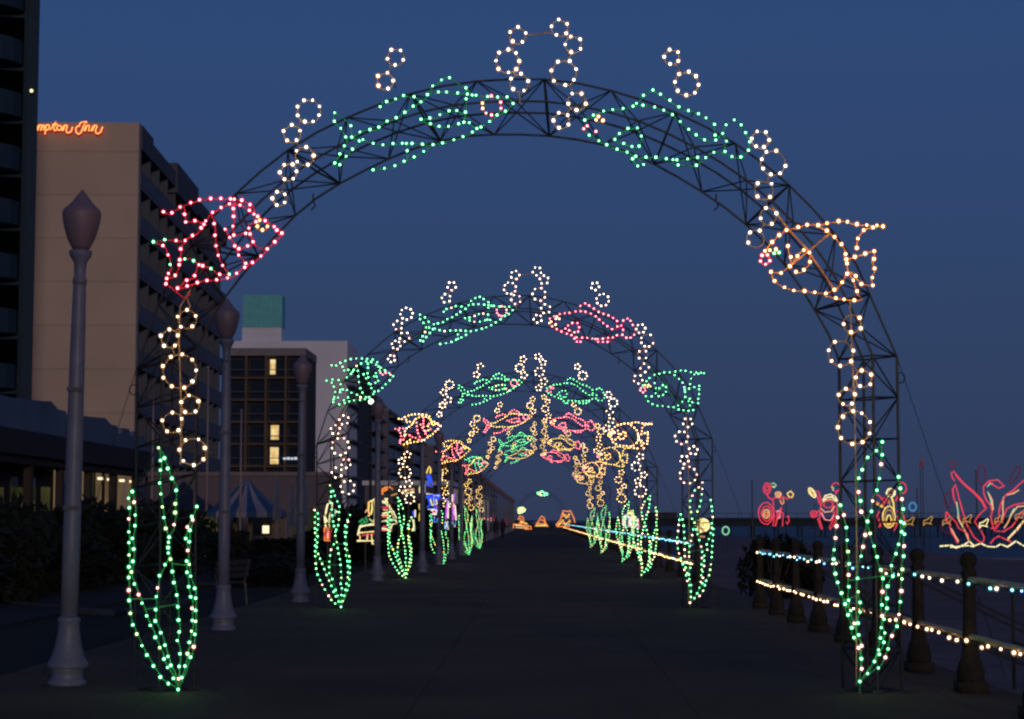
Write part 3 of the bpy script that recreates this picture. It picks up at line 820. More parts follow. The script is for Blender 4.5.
# 2 beige hotel with side balconies
HC = unY(139.5, 122.6, 118)
HB = thing('beige_hotel', 'beige blank end wall hotel with rows of side balconies', 'building', (HC.x, 118, 0), R(2.26))
HZ = HC.z
nt_ = M['beige'].node_tree; pb = nt_.nodes['Principled BSDF'] if 'Principled BSDF' in nt_.nodes else [n for n in nt_.nodes if n.type == 'BSDF_PRINCIPLED'][0]
src = pb.inputs['Base Color'].links[0].from_socket
tcx = nt_.nodes.new('ShaderNodeTexCoord'); mpx = nt_.nodes.new('ShaderNodeMapping'); mpx.inputs['Rotation'].default_value = (PI / 2, 0, 0)
bkx = nt_.nodes.new('ShaderNodeTexBrick'); bkx.offset = 0; bkx.inputs['Scale'].default_value = 1; bkx.inputs['Brick Width'].default_value = 7.0; bkx.inputs['Row Height'].default_value = 2.75; bkx.inputs['Mortar Size'].default_value = .05
bkx.inputs['Color1'].default_value = (1, 1, 1, 1); bkx.inputs['Color2'].default_value = (.95, .95, .95, 1); bkx.inputs['Mortar'].default_value = (.8, .8, .8, 1)
mxx = nt_.nodes.new('ShaderNodeMixRGB'); mxx.blend_type = 'MULTIPLY'; mxx.inputs[0].default_value = 1
nt_.links.new(tcx.outputs['Object'], mpx.inputs[0]); nt_.links.new(mpx.outputs[0], bkx.inputs['Vector']); nt_.links.new(src, mxx.inputs[1]); nt_.links.new(bkx.outputs['Color'], mxx.inputs[2]); nt_.links.new(mxx.outputs[0], pb.inputs['Base Color'])
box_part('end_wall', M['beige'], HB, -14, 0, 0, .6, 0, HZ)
box_part('wall', M['hotel_shaded_side'], HB, -13.9, -1.6, .603, 44, 0, HZ - .35)
box_part('roof_parapet', M['hotel_shaded_side'], HB, -1.597, .1, .603, 4.9, HZ - 1.6, HZ - .05)
box_part('roof_parapet', M['hotel_shaded_side'], HB, -1.597, .05, 4.903, 14.8, HZ - 1.5, HZ - .38)
box_part('stair_tower', M['hotel_shaded_side'], HB, -3, .18, 14.803, 25.5, HZ - 1.9, HZ + .25)
box_part('roof_parapet', M['hotel_shaded_side'], HB, -1.597, .05, 25.503, 44, HZ - 1.5, HZ - .38)
nfl = 9; fh2 = (HZ - 1.0) / nfl
part_m = MB(); part_m.box(-1.6, -.003, -.12, .12, 0, fh2 - .26); part_m = part_m.mesh('partition', M['hotel_shaded_side'])
win_m = MB(); win_m.box(-1.595, -1.56, .35, 3.3, .2, 2.3); win_m = win_m.mesh('window', M['glassdark'])
for k in range(nfl):
    z = k * fh2
    box_part('balcony_slab', M['slab'], HB, -1.6, .02, .603, 43.9, z + fh2 - .26, z + fh2)
    box_part('balcony_parapet', M['slab'], HB, -.12, .04, .61, 43.9, z + .003, z + .95)
    for j in range(12):
        y0 = .9 + j * 3.6
        link('partition', part_m, HB, (0, y0, z + .003)); link('window', win_m, HB, (0, y0 + .1, z))
# rooftop clutter
mb = MB(); mb.tube([(-13.3, .4, HZ), (-13.3, .4, HZ + .8)], .1); mb.tube([(-12.4, .4, HZ), (-12.4, .4, HZ + 1.0)], .04); mb.build('roof_aerial', M['railmetal'], HB)

# sign on it
SG = thing('hotel_sign', 'glowing orange red script hotel sign along the top of the beige wall', 'sign', (HC.x, 118, 0), R(2.26))
STR = [[(-60,100),(-88,215)],[(-8,100),(-38,215)],[(-75,160),(-22,155)],[(-22,215),(-10,225)],
 circ(55,178,26,12)[:13],[(88,140),(80,205),(100,212)],
 [(100,215),(126,140),(112,215)],[(112,215),(140,145),(160,142),(168,155),(152,215)],[(152,215),(182,145),(198,145),(203,158),(186,205),(200,205)],
 [(200,190),(228,140),(206,262)],[(222,152),(245,138),(264,150),(260,180),(240,208),(216,202)],
 [(270,205),(300,170),(345,100),(318,200),(330,213),(352,205)],[(300,138),(368,132)],
 circ(388,178,30,12)[:13],
 [(425,215),(447,140),(432,215)],[(432,215),(462,145),(482,142),(490,158),(474,210),(485,238),(510,240),(540,222),(556,165)],
 [(650,150),(612,160),(596,190),(602,235),(632,258),(664,235),(688,170),(722,92),(662,108),(640,140)],[(722,92),(738,112)],
 [(700,215),(727,140),(712,215)],[(712,215),(742,145),(762,142),(770,155),(757,212),(775,205)],
 [(790,215),(818,140),(803,215)],[(803,215),(835,145),(855,142),(865,158),(845,210),(852,240),(880,250),(912,226),(936,160)]]
def SP(x, y):
    p = unY(30 + x / 12.8, 115 + y / 12.8, 117.8)
    return Vector((p.x - HC.x, -.2, p.z))
mb = MB(); mr = MB()
for s in STR:
    q = [SP(*p) for p in s]
    mb.tube([v + Vector((0, -.14, 0)) for v in q], .036, 6); mr.tube(q, .10, 6)
mr.build('letter_channels', M['neon_r'], SG, True); mb.build('neon_letters', M['neon_y'], SG, True)

# generic hotel with balconies facing the camera side
def bay_hotel(name, label, x0, x1, y, h, depth, nf, cols, wallm, colm, lit=(), chamfer=0, dark=M['glassdark'], foot=0.0):
    root = thing(name, label, 'building', (x0, y, 0)); W = x1 - x0; fh = (h - .9) / nf
    if chamfer:
        poly = [(0, 1.3), (W, 1.3), (W + chamfer, 1.3 + chamfer * 1.2), (W + chamfer, depth), (0, depth)]
    else: poly = [(0, 1.3), (W, 1.3), (W, depth), (0, depth)]
    mb = MB(); mb.extrude_poly(poly, lambda u, v, d: (u, v, d), h - .9); mb.build('wall', wallm, root)
    pf = [(-.1, -.1), (W + .05, -.1), (W + (chamfer or .05) , (chamfer * 1.2 + .2) if chamfer else 1.3), (W + (chamfer or .05), depth + .1), (-.1, depth + .1)]
    mb = MB(); mb.extrude_poly(pf, lambda u, v, d: (u, v, h - .9 + .003 + d), .95); mb.build('roof_fascia', M['fascia'], root)
    cw = W / cols
    for k in range(nf):
        z = k * fh
        if k: box_part('balcony_slab', colm, root, 0, W, 0, 1.297, z - .14, z + .10)
        box_part('balcony_rail', M['railmetal'], root, .05, W - .05, -.02, .04, z + .95, z + 1.05)
        for c in range(cols):
            cx = c * cw
            wl = box_part('window', dark, root, cx + .35, cx + cw - .35, 1.24, 1.29, z + .25, z + fh - .35)
            if (k, c) in lit:
                a, b, zz = lit[(k, c)]
                box_part('lit_curtain', M['winwarm'], wl, cx + a * cw, cx + b * cw, 1.17, 1.21, z + zz, z + fh - .38)
                if k == nf - 4 and zz < 1: pass
    for c in range(cols + 1):
        box_part('column', colm, root, c * cw - .16, c * cw + .16, .02, 1.295, 0, h - .9)
    return root
mx0 = unY(226, 400, 237).x; mx1 = unY(305, 400, 237).x; mtop = unY(260, 348.5, 237).z
bay_hotel('balcony_hotel', 'dark brown hotel with grid of balconies and three lit windows', mx0, mx1, 237, mtop, 11.6, 8, 4, M['midwall'], M['partition'],
          lit={(7, 2): (.15, .42, .5), (4, 2): (.22, .62, .6), (3, 2): (.20, .62, .3)}, chamfer=0)
s0 = unY(283, 458.6, 236.5)
mb = MB()
for a in range(5): mb.box(s0.x + a * .46, s0.x + a * .46 + .36, 236.6, 236.7, s0.z - .12, s0.z + .13 + .05 * (a % 2))
tag(mb.build('wall_sign', emit('cool_white_sign', (.75, .85, 1), .8)), 'short blurred white sign lit on the dark balconied hotel', 'sign')

# white tall building with teal box
WB = thing('white_tower_block', 'pale tall hotel with teal roofed stair box on top', 'building', (0, 300, 0))
a = unY(232, 341, 300); b = unY(347.4, 341, 300)
box_part('wall', M['white_wall'], WB, a.x, b.x, 0, 17, 0, a.z)
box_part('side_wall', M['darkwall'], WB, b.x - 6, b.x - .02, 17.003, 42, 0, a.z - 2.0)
c = unY(241.7, 327, 300); d = unY(281, 327, 300); t = unY(243, 295, 300)
box_part('stair_box', M['white_wall'], WB, c.x, d.x, .5, 4, a.z + .003, c.z)
tl = box_part('teal_roof_box', M['teal'], WB, c.x + .1, d.x + .1, .3, 4.3, c.z + .003, t.z)
for k in range(8):
    xx = c.x + .35 + k * .78
    box_part('seam', M['teal'], tl, xx, xx + .06, .24, .297, c.z + .05, t.z - .05)
for k in range(9): box_part('balcony_slab', M['slab'], WB, b.x - .01, b.x + .9, 1 , 16.5, 2.5 + k * 2.9, 2.8 + k * 2.9)

# farther hotels in a receding row
def far_hotel(pxl, pxr, ytop, Y, depth, label, wm, nf, sidelen_windows=6, lit=None):
    a = unY(pxl, ytop, Y); b = unY(pxr, ytop, Y)
    root = thing('far_hotel', label, 'building', (a.x, Y, 0), 0, 'hotels receding along the boardwalk'); W = b.x - a.x; h = a.z
    box_part('wall', wm, root, 0, W, 0, depth, -.1, h)
    box_part('roof_parapet', M['fascia'], root, -.15, W + .15, -.15, depth + .15, h + .003, h + .5)
    fh = (h - 1) / nf
    for k in range(nf):
        box_part('balcony_slab', M['slab'], root, W + .003, W + 1.1, 1, depth - 1, k * fh + fh - .2, k * fh + fh + .05)
        for j in range(sidelen_windows):
            y0 = 1.5 + j * (depth - 2) / sidelen_windows
            box_part('window', M['glassdark'], root, W + .003, W + .05, y0, y0 + (depth - 2) / sidelen_windows * .6, k * fh + .3, k * fh + fh - .5)
        for j in range(max(2, int(W / 3.5))):
            x0 = .7 + j * 3.4
            if x0 + 1.8 < W: box_part('window', M['glassblue'] if (k + j) % 3 else M['glassdark'], root, x0, x0 + 1.8, -.05, -.003, k * fh + .6, k * fh + fh - .7)
    return root
far_hotel(352, 368, 392, 338, 30, 'dark narrow hotel behind the left bend fish of the second arch', M['darkwall'], 8)
far_hotel(371, 388.5, 411, 382, 36, 'brownish end wall hotel behind the fourth globe lamp', M['farwall'], 8)
far_hotel(396, 412, 433, 455, 46, 'dark hotel just right of the fourth globe lamp', M['darkwall'], 7)
far_hotel(414, 434, 446, 520, 50, 'dark hotel behind the blue light castle', M['farwall'], 7)
far_hotel(436, 455, 458, 600, 60, 'dim hotel behind the left bend fish of the fourth arch', M['darkwall'], 7)
far_hotel(456, 474, 470, 700, 90, 'dim low hotel behind the left bend fish of the fifth arch', M['farwall'], 6)
far_hotel(474, 490, 484, 800, 120, 'pale grey hotel farthest along the boardwalk', M['farwall'], 5)
# pale low arcade beside the far boardwalk
AR = thing('beach_arcade', 'pale low arcade of columns beyond the row of far lamps', 'building', (-9.2, 165, 0))
box_part('wall', M['farwall'], AR, -6, 0, 0, 130, -.1, 4.6); box_part('roof', M['white_wall'], AR, -6.2, 1.6, -.2, 130.2, 4.603, 5.0)
cm = MB(); cm.lathe([(.16, 0), (.13, .1), (.12, 4.5), (.17, 4.6)], 8); cm = cm.mesh('column', M['white_wall'])
for k in range(27): link('column', cm, AR, (1.3, 1 + k * 4.9, 0))

# low building with stepped parapet on the left
XL = -14.0
LB = thing('low_pavilion', 'long low building with stepped parapet tinted by sky light and dimly lit windows', 'building', (XL, 0, 0))
def U(px, py, X=XL):
    p = unX(px, py, X); return p.y, p.z
s4 = 4.494
pp = [(0,78),(150,95),(182,95),(215,132),(250,140),(256,180),(290,155),(370,166),(430,170),(458,200),(485,205),(490,242),(506,240),(508,215),(540,220),(543,250),(562,250),(564,230),(578,232),(580,250),(612,250)]
top = [U(x / s4, 380 + y / s4) for x, y in pp]
y0, y1 = top[0][0], top[-1][0]
zt = 3.95
top = [(y0 - 9, top[0][1])] + top
mb = MB(); mb.extrude_poly([(u, v) for u, v in top] + [(y1, zt), (y0 - 9, zt)], lambda u, v, d: (d - .05, u, v), .35); mb.build('stepped_parapet', M['parapet'], LB)
box_part('roof_canopy', M['lowwall'], LB, -8, .5, y0 - 9, y1, 3.3, zt - .003)
box_part('fascia', M['lowwall'], LB, .03, .33, y0 - 9.1, y1 + .1, 3.08, zt - .003)
box_part('wall', M['lowwall'], LB, -8, -.6, y0 - 9, y1, -.12, 3.297)
def wseg(x0, x1, ya, yb, m):
    a, _ = U(x0 / s4, 480, XL - .55); b, _ = U(x1 / s4, 480, XL - .55)
    _, zb = U(x0 / s4, 380 + yb / s4, XL - .55); zb = max(zb, .2)
    zt_ = min(U(x0 / s4, 380 + ya / s4, XL - .55)[1], 3.2)
    return box_part('window', m, LB, -.597, -.54, a, b, zb, zt_)
for x0, x1, m in ((-30, 16, 'winolive'), (52, 102, 'winolive'), (130, 160, 'winolive'), (192, 225, 'winolive'), (248, 292, 'winbeige'), (368, 402, 'winbeige'), (410, 420, 'winolive'),
                  (436, 456, 'winbeige'), (478, 500, 'winbeige'), (512, 524, 'winolive'), (534, 552, 'winbeige'), (578, 600, 'winbeige')):
    w = wseg(x0, x1, 480 if m == 'winolive' and x0 < 240 else 405, 590, M[m])
    if m == 'winbeige':
        ya, _ = U((x0 + x1) / 2 / s4, 480, XL - .5); mb = MB(); mb.box(-.53, -.4, ya - .14, ya + .14, 2.92, 3.0); mb.build('ceiling_lamp', M['lampwhite'], w)
for x0, x1 in ((52, 78), (135, 158)):
    a, _ = U(x0 / s4, 480, XL - .55); b, _ = U(x1 / s4, 480, XL - .55)
    box_part('transom_window', M['glassblue'], LB, -.597, -.54, a, b, 2.15, 2.8)
yy = y0 - 8
while yy < y1:
    box_part('post', M['lowpost'], LB, .05, .25, yy, yy + .3, -.12, 3.077); yy += 3.4

# lilac pavilion wall behind the tents
a = unY(148, 472, 124); b = unY(330, 472, 124)
PV = thing('hotel_pavilion', 'pale lilac low pavilion behind the striped tent', 'building', (a.x, 124, 0))
box_part('wall', M['lilac_low'], PV, 0, b.x - a.x, 0, 8, -.12, a.z - .25); box_part('cornice', M['fascia'], PV, -.2, b.x - a.x + .2, -.25, 8.2, a.z - .247, a.z)
for k in range(4): box_part('window', M['winolive'] if k % 2 else M['glassdark'], PV, .8 + k * 2.9, 2.5 + k * 2.9, -.05, -.003, .6, 2.4)

# tents
def tent(px0, px1, pxa, ya, ye, Y, m1, m2, label, nst, group=None):
    a = unY(px0, ye, Y); b = unY(px1, ye, Y); ap = unY(pxa, ya, Y)
    W = (b.x - a.x) / 2; cx = (a.x + b.x) / 2; zt, zp = a.z, ap.z
    root = thing('canopy_tent', label, 'tent', (cx, Y + W, -.12)); zt += .12; zp += .12
    cor = [(-W, -W), (W, -W), (W, W), (-W, W)]; mb = MB()
    for s in range(4):
        (xa, ya_), (xb, yb_) = cor[s], cor[(s + 1) % 4]
        for k in range(nst):
            t0, t1 = k / nst, (k + 1) / nst
            p0 = (xa + (xb - xa) * t0, ya_ + (yb_ - ya_) * t0); p1 = (xa + (xb - xa) * t1, ya_ + (yb_ - ya_) * t1)
            q0 = (p0[0] * .5, p0[1] * .5, zt + (zp - zt) * .42); q1 = (p1[0] * .5, p1[1] * .5, zt + (zp - zt) * .42)
            mb.add([(*p0, zt), (*p1, zt), q1, q0, (0, 0, zp)], [(0, 1, 2, 3), (3, 2, 4)], k % 2)
            mb.add([(*p0, zt - .3), (*p1, zt - .3), (*p1, zt), (*p0, zt)], [(0, 1, 2, 3)], k % 2)
    cn = mb.build('canopy', [m1, m2], root)
    md = cn.modifiers.new('t', 'SOLIDIFY'); md.thickness = .02
    for x, y in cor:
        mb = MB(); mb.tube([(x * .97, y * .97, 0), (x * .97, y * .97, zt - .02)], .04, 6); mb.build('pole', M['flagpole'], root)
    return root, W, zt
tr, W, zt = tent(206, 277, 240, 477, 512, 108, M['tentblue'], M['tentwhite'], 'blue and white striped canopy tent left of the balconied hotel', 7)
for k in range(9):
    if k % 2 == 0 or k > 5:
        box_part('side_curtain', M['curtain'], tr, -W + k * .45, -W + k * .45 + .26, W - .05, W, 0, zt - .05)
box_part('lantern', M['lampwhite'], tr, .88, 1.22, .2, .5, zt - 1.22, zt - .78)
tent(150, 206, 172, 480, 508, 112, M['navy'], M['navy'], 'dark navy canopy tent beside the striped tent', 3)

# closed parasols
def parasol(px, py_t, py_b, Y, label):
    t = unY(px, py_t, Y); b = unY(px, py_b, Y); root = thing('closed_parasol', label, 'parasol', (t.x, Y, -.12), 0, 'closed parasols by the hotel terrace')
    H = t.z + .12; mb = MB(); mb.tube([(0, 0, 0), (0, 0, H)], .03, 6); mb.build('pole', M['flagpole'], root)
    mb = MB(); mb.lathe([(.05, H - .05), (.12, H - .5), (.17, H - 1.2), (.24, H - 2.0), (.2, H - 2.3)], 10, flute=(0, 99, .3)); mb.build('canopy', M['cloth'], root)
    mb = MB(); mb.box(-.3, .3, -.3, .3, 0, .1); mb.build('base', M['kerb'], root)
parasol(277, 476, 512, 98, 'closed pale parasol just right of the striped tent')
parasol(292, 482, 512, 98, 'closed blue grey parasol left of the third globe lamp')
parasol(306, 482, 514, 100, 'closed dim parasol right of the third globe lamp')

# flagpoles
for px, yt, Y, nb in ((153.5, 398, 84, 'leftmost bare flagpole, left of the left tower of the nearest arch'), (173, 370, 86, 'bare flagpole seen inside the left tower of the nearest arch'),
                  (196.5, 360, 88, 'bare flagpole beside the light bubble rings of the left tower'), (208.5, 366, 90, 'faint bare flagpole between the left tower and second lamp'), (241.5, 409, 92, 'bare flagpole right of the second globe lamp')):
    t = unY(px, yt, Y); root = thing('flagpole', nb, 'flagpole', (t.x, Y, -.12), 0, 'bare flagpoles on the hotel lawn')
    mb = MB(); mb.tube([(0, 0, 0), (0, 0, (t.z + .12) * .5), (0, 0, t.z)], [.07, .055, .035], 7); mb.build('pole', M['flagpole'], root, True)
    mb = MB(); mb.blob((0, 0, t.z + .05), .07); mb.build('finial', M['flagpole'], root, True)
    mb = MB(); mb.lathe([(.16, 0), (.16, .05), (.09, .12)], 10); mb.build('base', M['flagpole'], root)

# bench near the second lamp
def bench(x, y, rz, label):
    root = thing('park_bench', label, 'bench', (x, y, -.12), rz, 'benches behind the lamps')
    mb = MB()
    for k in range(4): mb.box(-.8, .8, -.22 + k * .12, -.13 + k * .12, .44, .475)
    mb.build('seat', M['bench'], root); mb = MB()
    for k in range(3): mb.box(-.8, .8, .26 + k * .02, .29 + k * .02, .56 + k * .13, .66 + k * .13)
    mb.build('backrest', M['bench'], root)
    for sx in (-.68, .68):
        mb = MB(); mb.tube([(sx, -.2, 0), (sx, -.2, .44), (sx, .24, .44), (sx, .34, .92)], .022, 5); mb.tube([(sx, .26, .44), (sx, .3, 0)], .022, 5); mb.build('leg', M['railmetal'], root)
g_ = unZ(219, 606, -.12); bench(g_.x, g_.y, R(-105), 'dark slatted bench behind the second globe lamp')

# planter kerb curving across the lawn, left
mb = MB(); kp = []
for px, py in ((-40, 597), (0, 600), (40, 604), (80, 608), (120, 610), (150, 606), (190, 598)):
    kp.append(unZ(px, py, -.02))
for a_, b_ in zip(kp, kp[1:]):
    d = (b_ - a_).normalized(); nrm = Vector((-d.y, d.x, 0)) * .12
    mb.add([a_ - nrm, b_ - nrm, b_ + nrm, a_ + nrm] , [(0, 1, 2, 3)]); mb.add([Vector((v.x, v.y, -.12)) for v in (a_ - nrm, b_ - nrm)] + [b_ - nrm, a_ - nrm], [(0, 1, 2, 3)])
struct('garden_kerb', mb, M['kerb'])

# ---------------------------------------------------------------- shrubs
def bush_mesh(seed, n=2600, ls=.10):
    rd = random.Random(seed); mb = MB()
    lobes = [(rd.uniform(-.6, .6), rd.uniform(-.6, .6), rd.uniform(.25, .75), rd.uniform(.3, .5)) for _ in range(9)]
    for _ in range(n):
        lx, ly, lz, lr = rd.choice(lobes); u = rd.random() ** .35 * lr
        v = Vector((rd.gauss(0, 1), rd.gauss(0, 1), rd.gauss(0, 1))).normalized() * u
        c = Vector((lx, ly, lz)) + v
        if c.z < .02: c.z = rd.uniform(.02, .2)
        a = Vector((rd.gauss(0, 1), rd.gauss(0, 1), rd.gauss(0, 1))).normalized(); b = a.orthogonal().normalized(); s = ls * rd.uniform(.5, 1.2)
        mb.add([c - a * s, c + b * s * .45, c + a * s, c - b * s * .45], [(0, 1, 2, 3)])
    return mb.mesh('foliage', M['hedge'])
BUSH = [bush_mesh(1), bush_mesh(2), bush_mesh(3)]
def stems_mesh():
    mb = MB(); rd = random.Random(5)
    for k in range(7):
        a = k * .9; mb.tube([(0.05 * math.cos(a), .05 * math.sin(a), 0), (.25 * math.cos(a), .25 * math.sin(a), .3), (.5 * math.cos(a), .5 * math.sin(a), .7)], [.04, .03, .01], 5)
    return mb.mesh('stems', M['bark'])
STM = stems_mesh()
def shrub(x, y, s, h, label, k=0, z=-.12):
    root = thing('shrub', label, 'shrub', (x, y, z), random.uniform(0, 6), 'dark shrubs along the hotel lawns')
    f = link('foliage', BUSH[k % 3], root); f.scale = (s, s, h); st = link('stems', STM, root); st.scale = (s, s, h)
for i in range(11):
    Y = 36 + i * 2.9
    shrub(-11.9 - .12 * (i % 3), Y, 1.9, 1.5 + .3 * ((i * 7) % 3), 'dark shrub in the hedge before the long low building', i)
sp = [(-9.5, 88, 2.2, 1.2), (-12, 92, 2.4, .9), (-15, 93, 2.5, .5), (-17.5, 94, 2.4, .6), (-20, 95, 2.4, 1.0), (-7.6, 74, 1.9, 1.3), (-8.4, 66, 1.9, .8), (-8.0, 58, 1.6, .7), (-7.4, 50, 1.4, .6), (-7.3, 83, 2., 2.2), (-6.8, 96, 2., 2.6), (-6.8, 108, 2.2, 2.6), (-6.6, 120, 2.2, 2.8), (-6.6, 134, 2.4, 3), (-11, 100, 2.6, 1.3), (-13.5, 103, 2.6, .6)]
for i, (x, y, s, h) in enumerate(sp): shrub(x, y, s, h, 'dark shrub on the lawn behind the globe lamps', i)
q = unY(790, 545, 60)
for i, (dx, dy, s, h) in enumerate(((-.5, 0, 1.1, 1.9), (.5, 1.0, 1.0, 1.5))):
    shrub(q.x + dx, 60 + dy, s, h, ('taller' if i == 0 else 'lower') + ' dark dune bush beyond the near railing', i, -.88)

# ---------------------------------------------------------------- pier
PRY = 420
a = unY(608, 518, PRY); b = unY(1100, 518, PRY)
PR = thing('fishing_pier', 'long dark fishing pier on piles along the sea horizon', 'pier', (a.x, PRY, 0))
Wp = b.x - a.x
box_part('deck', M['wood'], PR, 0, Wp, 0, 8, 1.55, 2.1); box_part('beam', M['wood'], PR, 0, Wp, .5, 1, 0.2, 1.547)
pm = MB(); pm.lathe([(.2, -4), (.17, 1.0)], 7); pm = pm.mesh('pile', M['wood'])
k = 0
while k * 5.2 < Wp and k < 50:
    link('pile', pm, PR, (1 + k * 5.2, .75, 0)); link('pile', pm, PR, (1 + k * 5.2, 7, 0)) ; k += 1
mb = MB(); mb.box(0, Wp, .02, .08, 3.0, 3.1)
for k in range(int(Wp / 2.6)): mb.box(k * 2.6, k * 2.6 + .1, .02, .08, 2.1, 3.0)
mb.build('railing', M['wood'], PR)
c = unY(650, 518, PRY); box_part('bait_shop', M['darkwall'], PR, c.x - a.x, c.x - a.x + 6, 2, 7, 2.103, 3.3)

# ---------------------------------------------------------------- people, small and far
def person(x, y, h, rz, label, stride=.14):
    bm_v = []; E = []; r_ = []
    def v(p, r): bm_v.append(Vector(p) * h / 1.75); r_.append(r * h / 1.75); return len(bm_v) - 1
    pel = v((0, 0, .95), .15); ch = v((0, 0, 1.25), .17); sh = v((0, 0, 1.42), .13); nk = v((0, 0, 1.5), .06); hd = v((0, -.01, 1.62), .10); ht = v((0, 0, 1.70), .07)
    E += [(pel, ch), (ch, sh), (sh, nk), (nk, hd), (hd, ht)]
    for s in (-1, 1):
        a = v((s * .19, 0, 1.40), .065); b = v((s * .24, .03 * s, 1.12), .05); c = v((s * .23, -.10 * s, .88), .038); d = v((s * .22, -.14 * s, .80), .03)
        E += [(sh, a), (a, b), (b, c), (c, d)]
        hp = v((s * .10, 0, .88), .10); kn = v((s * .10, -stride * s * .6, .50), .068); an = v((s * .10, -stride * s, .09), .045); to = v((s * .11, -stride * s - .15, .04), .035)
        E += [(pel, hp), (hp, kn), (kn, an), (an, to)]
    me = bpy.data.meshes.new('person'); me.from_pydata([tuple(p) for p in bm_v], E, [])
    me.materials.append(M['coat'])
    o = link('person', me, None, (x, y, 0)); o.rotation_euler = (0, 0, rz)
    sk = o.modifiers.new('skin', 'SKIN'); 
    for i, sv in enumerate(me.skin_vertices[0].data if me.skin_vertices else []): sv.radius = (r_[i], r_[i])
    if not me.skin_vertices:
        bpy.context.view_layer.objects.active = o
    o.modifiers.new('sub', 'SUBSURF').levels = 1; o.modifiers['sub'].render_levels = 1
    tag(o, label, 'person', 'people walking far along the boardwalk')
    mb = MB(); mb.blob((0, .015 * h, 1.655 * h / 1.75), .105, sz=1.0, rings=6, n=10); mb.build('hair', M['hair'], o, True)
    return o
PPL = [((496, 539), 1.75, 'person in dark clothes walking left of centre beside the far lamps'), ((503, 538), 1.68, 'person in dark clothes walking just right of the first walker'),
       ((484, 543), 1.6, 'person in dark clothes nearest the far lamp row')]
for (px, py), h, l in PPL:
    g = unZ(px, py); person(g.x, g.y, h, random.uniform(-.4, .4), l)

# ---------------------------------------------------------------- rope light sculptures
def rope_fig(name, label, Y, lines, r, legs=None, foot=-.12, depth=.0, group='light sculptures beside the boardwalk', dup_=0):
    if dup_:
        J = lambda: random.uniform(-1.0, 1.0) * float(dup_)
        lines = [(c, [q_ for a, b in zip(ps, ps[1:]) for q_ in (a, ((a[0] + b[0]) / 2 + J() * .5, (a[1] + b[1]) / 2 + J() * .5))] + [ps[-1]]) for c, ps in lines] + [(random.choice(['pale', c, c]) if dup_ is True else c, [(x + J(), y + J()) for x, y in ps]) for c, ps in lines]
    pl = [(c, [unY(px, py, Y) for px, py in ps]) for c, ps in lines]
    allp = [p for _, ps in pl for p in ps]
    cx = sum(p.x for p in allp) / len(allp); root = thing(name, label, 'light sculpture', (cx, Y, foot), 0, group)
    off = Vector((cx, Y, foot)); by = {}
    for i, (c, ps) in enumerate(pl):
        mb = by.setdefault(c, MB()); mb.tube([p - off + Vector((0, (i % 5) * r * 1.2, 0)) for p in ps], r, 6)
    for c, mb in by.items(): mb.build(c + '_rope_light', RP[c], root, True)
    x0 = min(p.x for p in allp); x1 = max(p.x for p in allp); z0 = min(p.z for p in allp); z1 = max(p.z for p in allp)
    mb = MB()
    for t in (.2, .8):
        x = x0 + (x1 - x0) * t - cx
        mb.tube([(x, r * 9, 0), (x, r * 9, z0 + (z1 - z0) * .55 - foot)], max(.03, r * .6), 5)
    mb.tube([(x0 - cx, r * 9, z0 - foot + .1), (x1 - cx, r * 9, z0 - foot + .1)], max(.025, r * .5), 5)
    mb.build('support_frame', M['steel'], root)
    return root
def oval(cx, cy, rx, ry, n=14, rot=0): 
    out = []
    for k in range(n + 1):
        a = 2 * PI * k / n; u, v = rx * math.cos(a), ry * math.sin(a)
        out.append((cx + u * math.cos(rot) - v * math.sin(rot), cy + u * math.sin(rot) + v * math.cos(rot)))
    return out
Q1 = lambda *p: cr(740, 450, 5.53, p)
BZ = -.95
rope_fig('light_figure', 'red drummer shaped light figure with round drum, leftmost of the beach trio', 150, [
 ('red', Q1(*oval(150, 212, 20, 30))), ('red', Q1(*oval(150, 212, 10, 16))), ('mint', Q1((172,188),(186,182),(200,196),(186,210))), ('yellow', Q1((178,200),(195,206))),
 ('red', Q1((148,240),(160,262),(182,275),(195,262))), ('peach', Q1(*oval(212, 246, 16, 15))), ('peach', Q1(*oval(212, 246, 7, 6))), ('red', Q1((196,262),(228,268),(240,258),(262,270),(282,262))),
 ('yellow', Q1((262,240),(282,228),(297,244),(288,262),(270,258),(262,240))), ('red', Q1(*oval(145, 350, 42, 60))), ('red', Q1(*oval(148, 352, 28, 42))), ('peach', Q1(*oval(146, 354, 16, 24))), ('orange', Q1(*oval(146, 354, 7, 12))),
 ('red', Q1((182,280),(188,330),(190,380),(182,418),(196,418),(204,380),(206,340))), ('orange', Q1((222,275),(232,300),(245,290),(240,265))), ('red', Q1((230,318),(224,350),(212,370),(206,345))), ('red', Q1((215,340),(240,350),(236,420))),
 ('red', Q1((258,372),(270,365),(272,395),(262,412),(256,395))), ('pink', Q1((200,340),(222,335),(222,375),(205,380)))], .034, foot=BZ, dup_=.5)
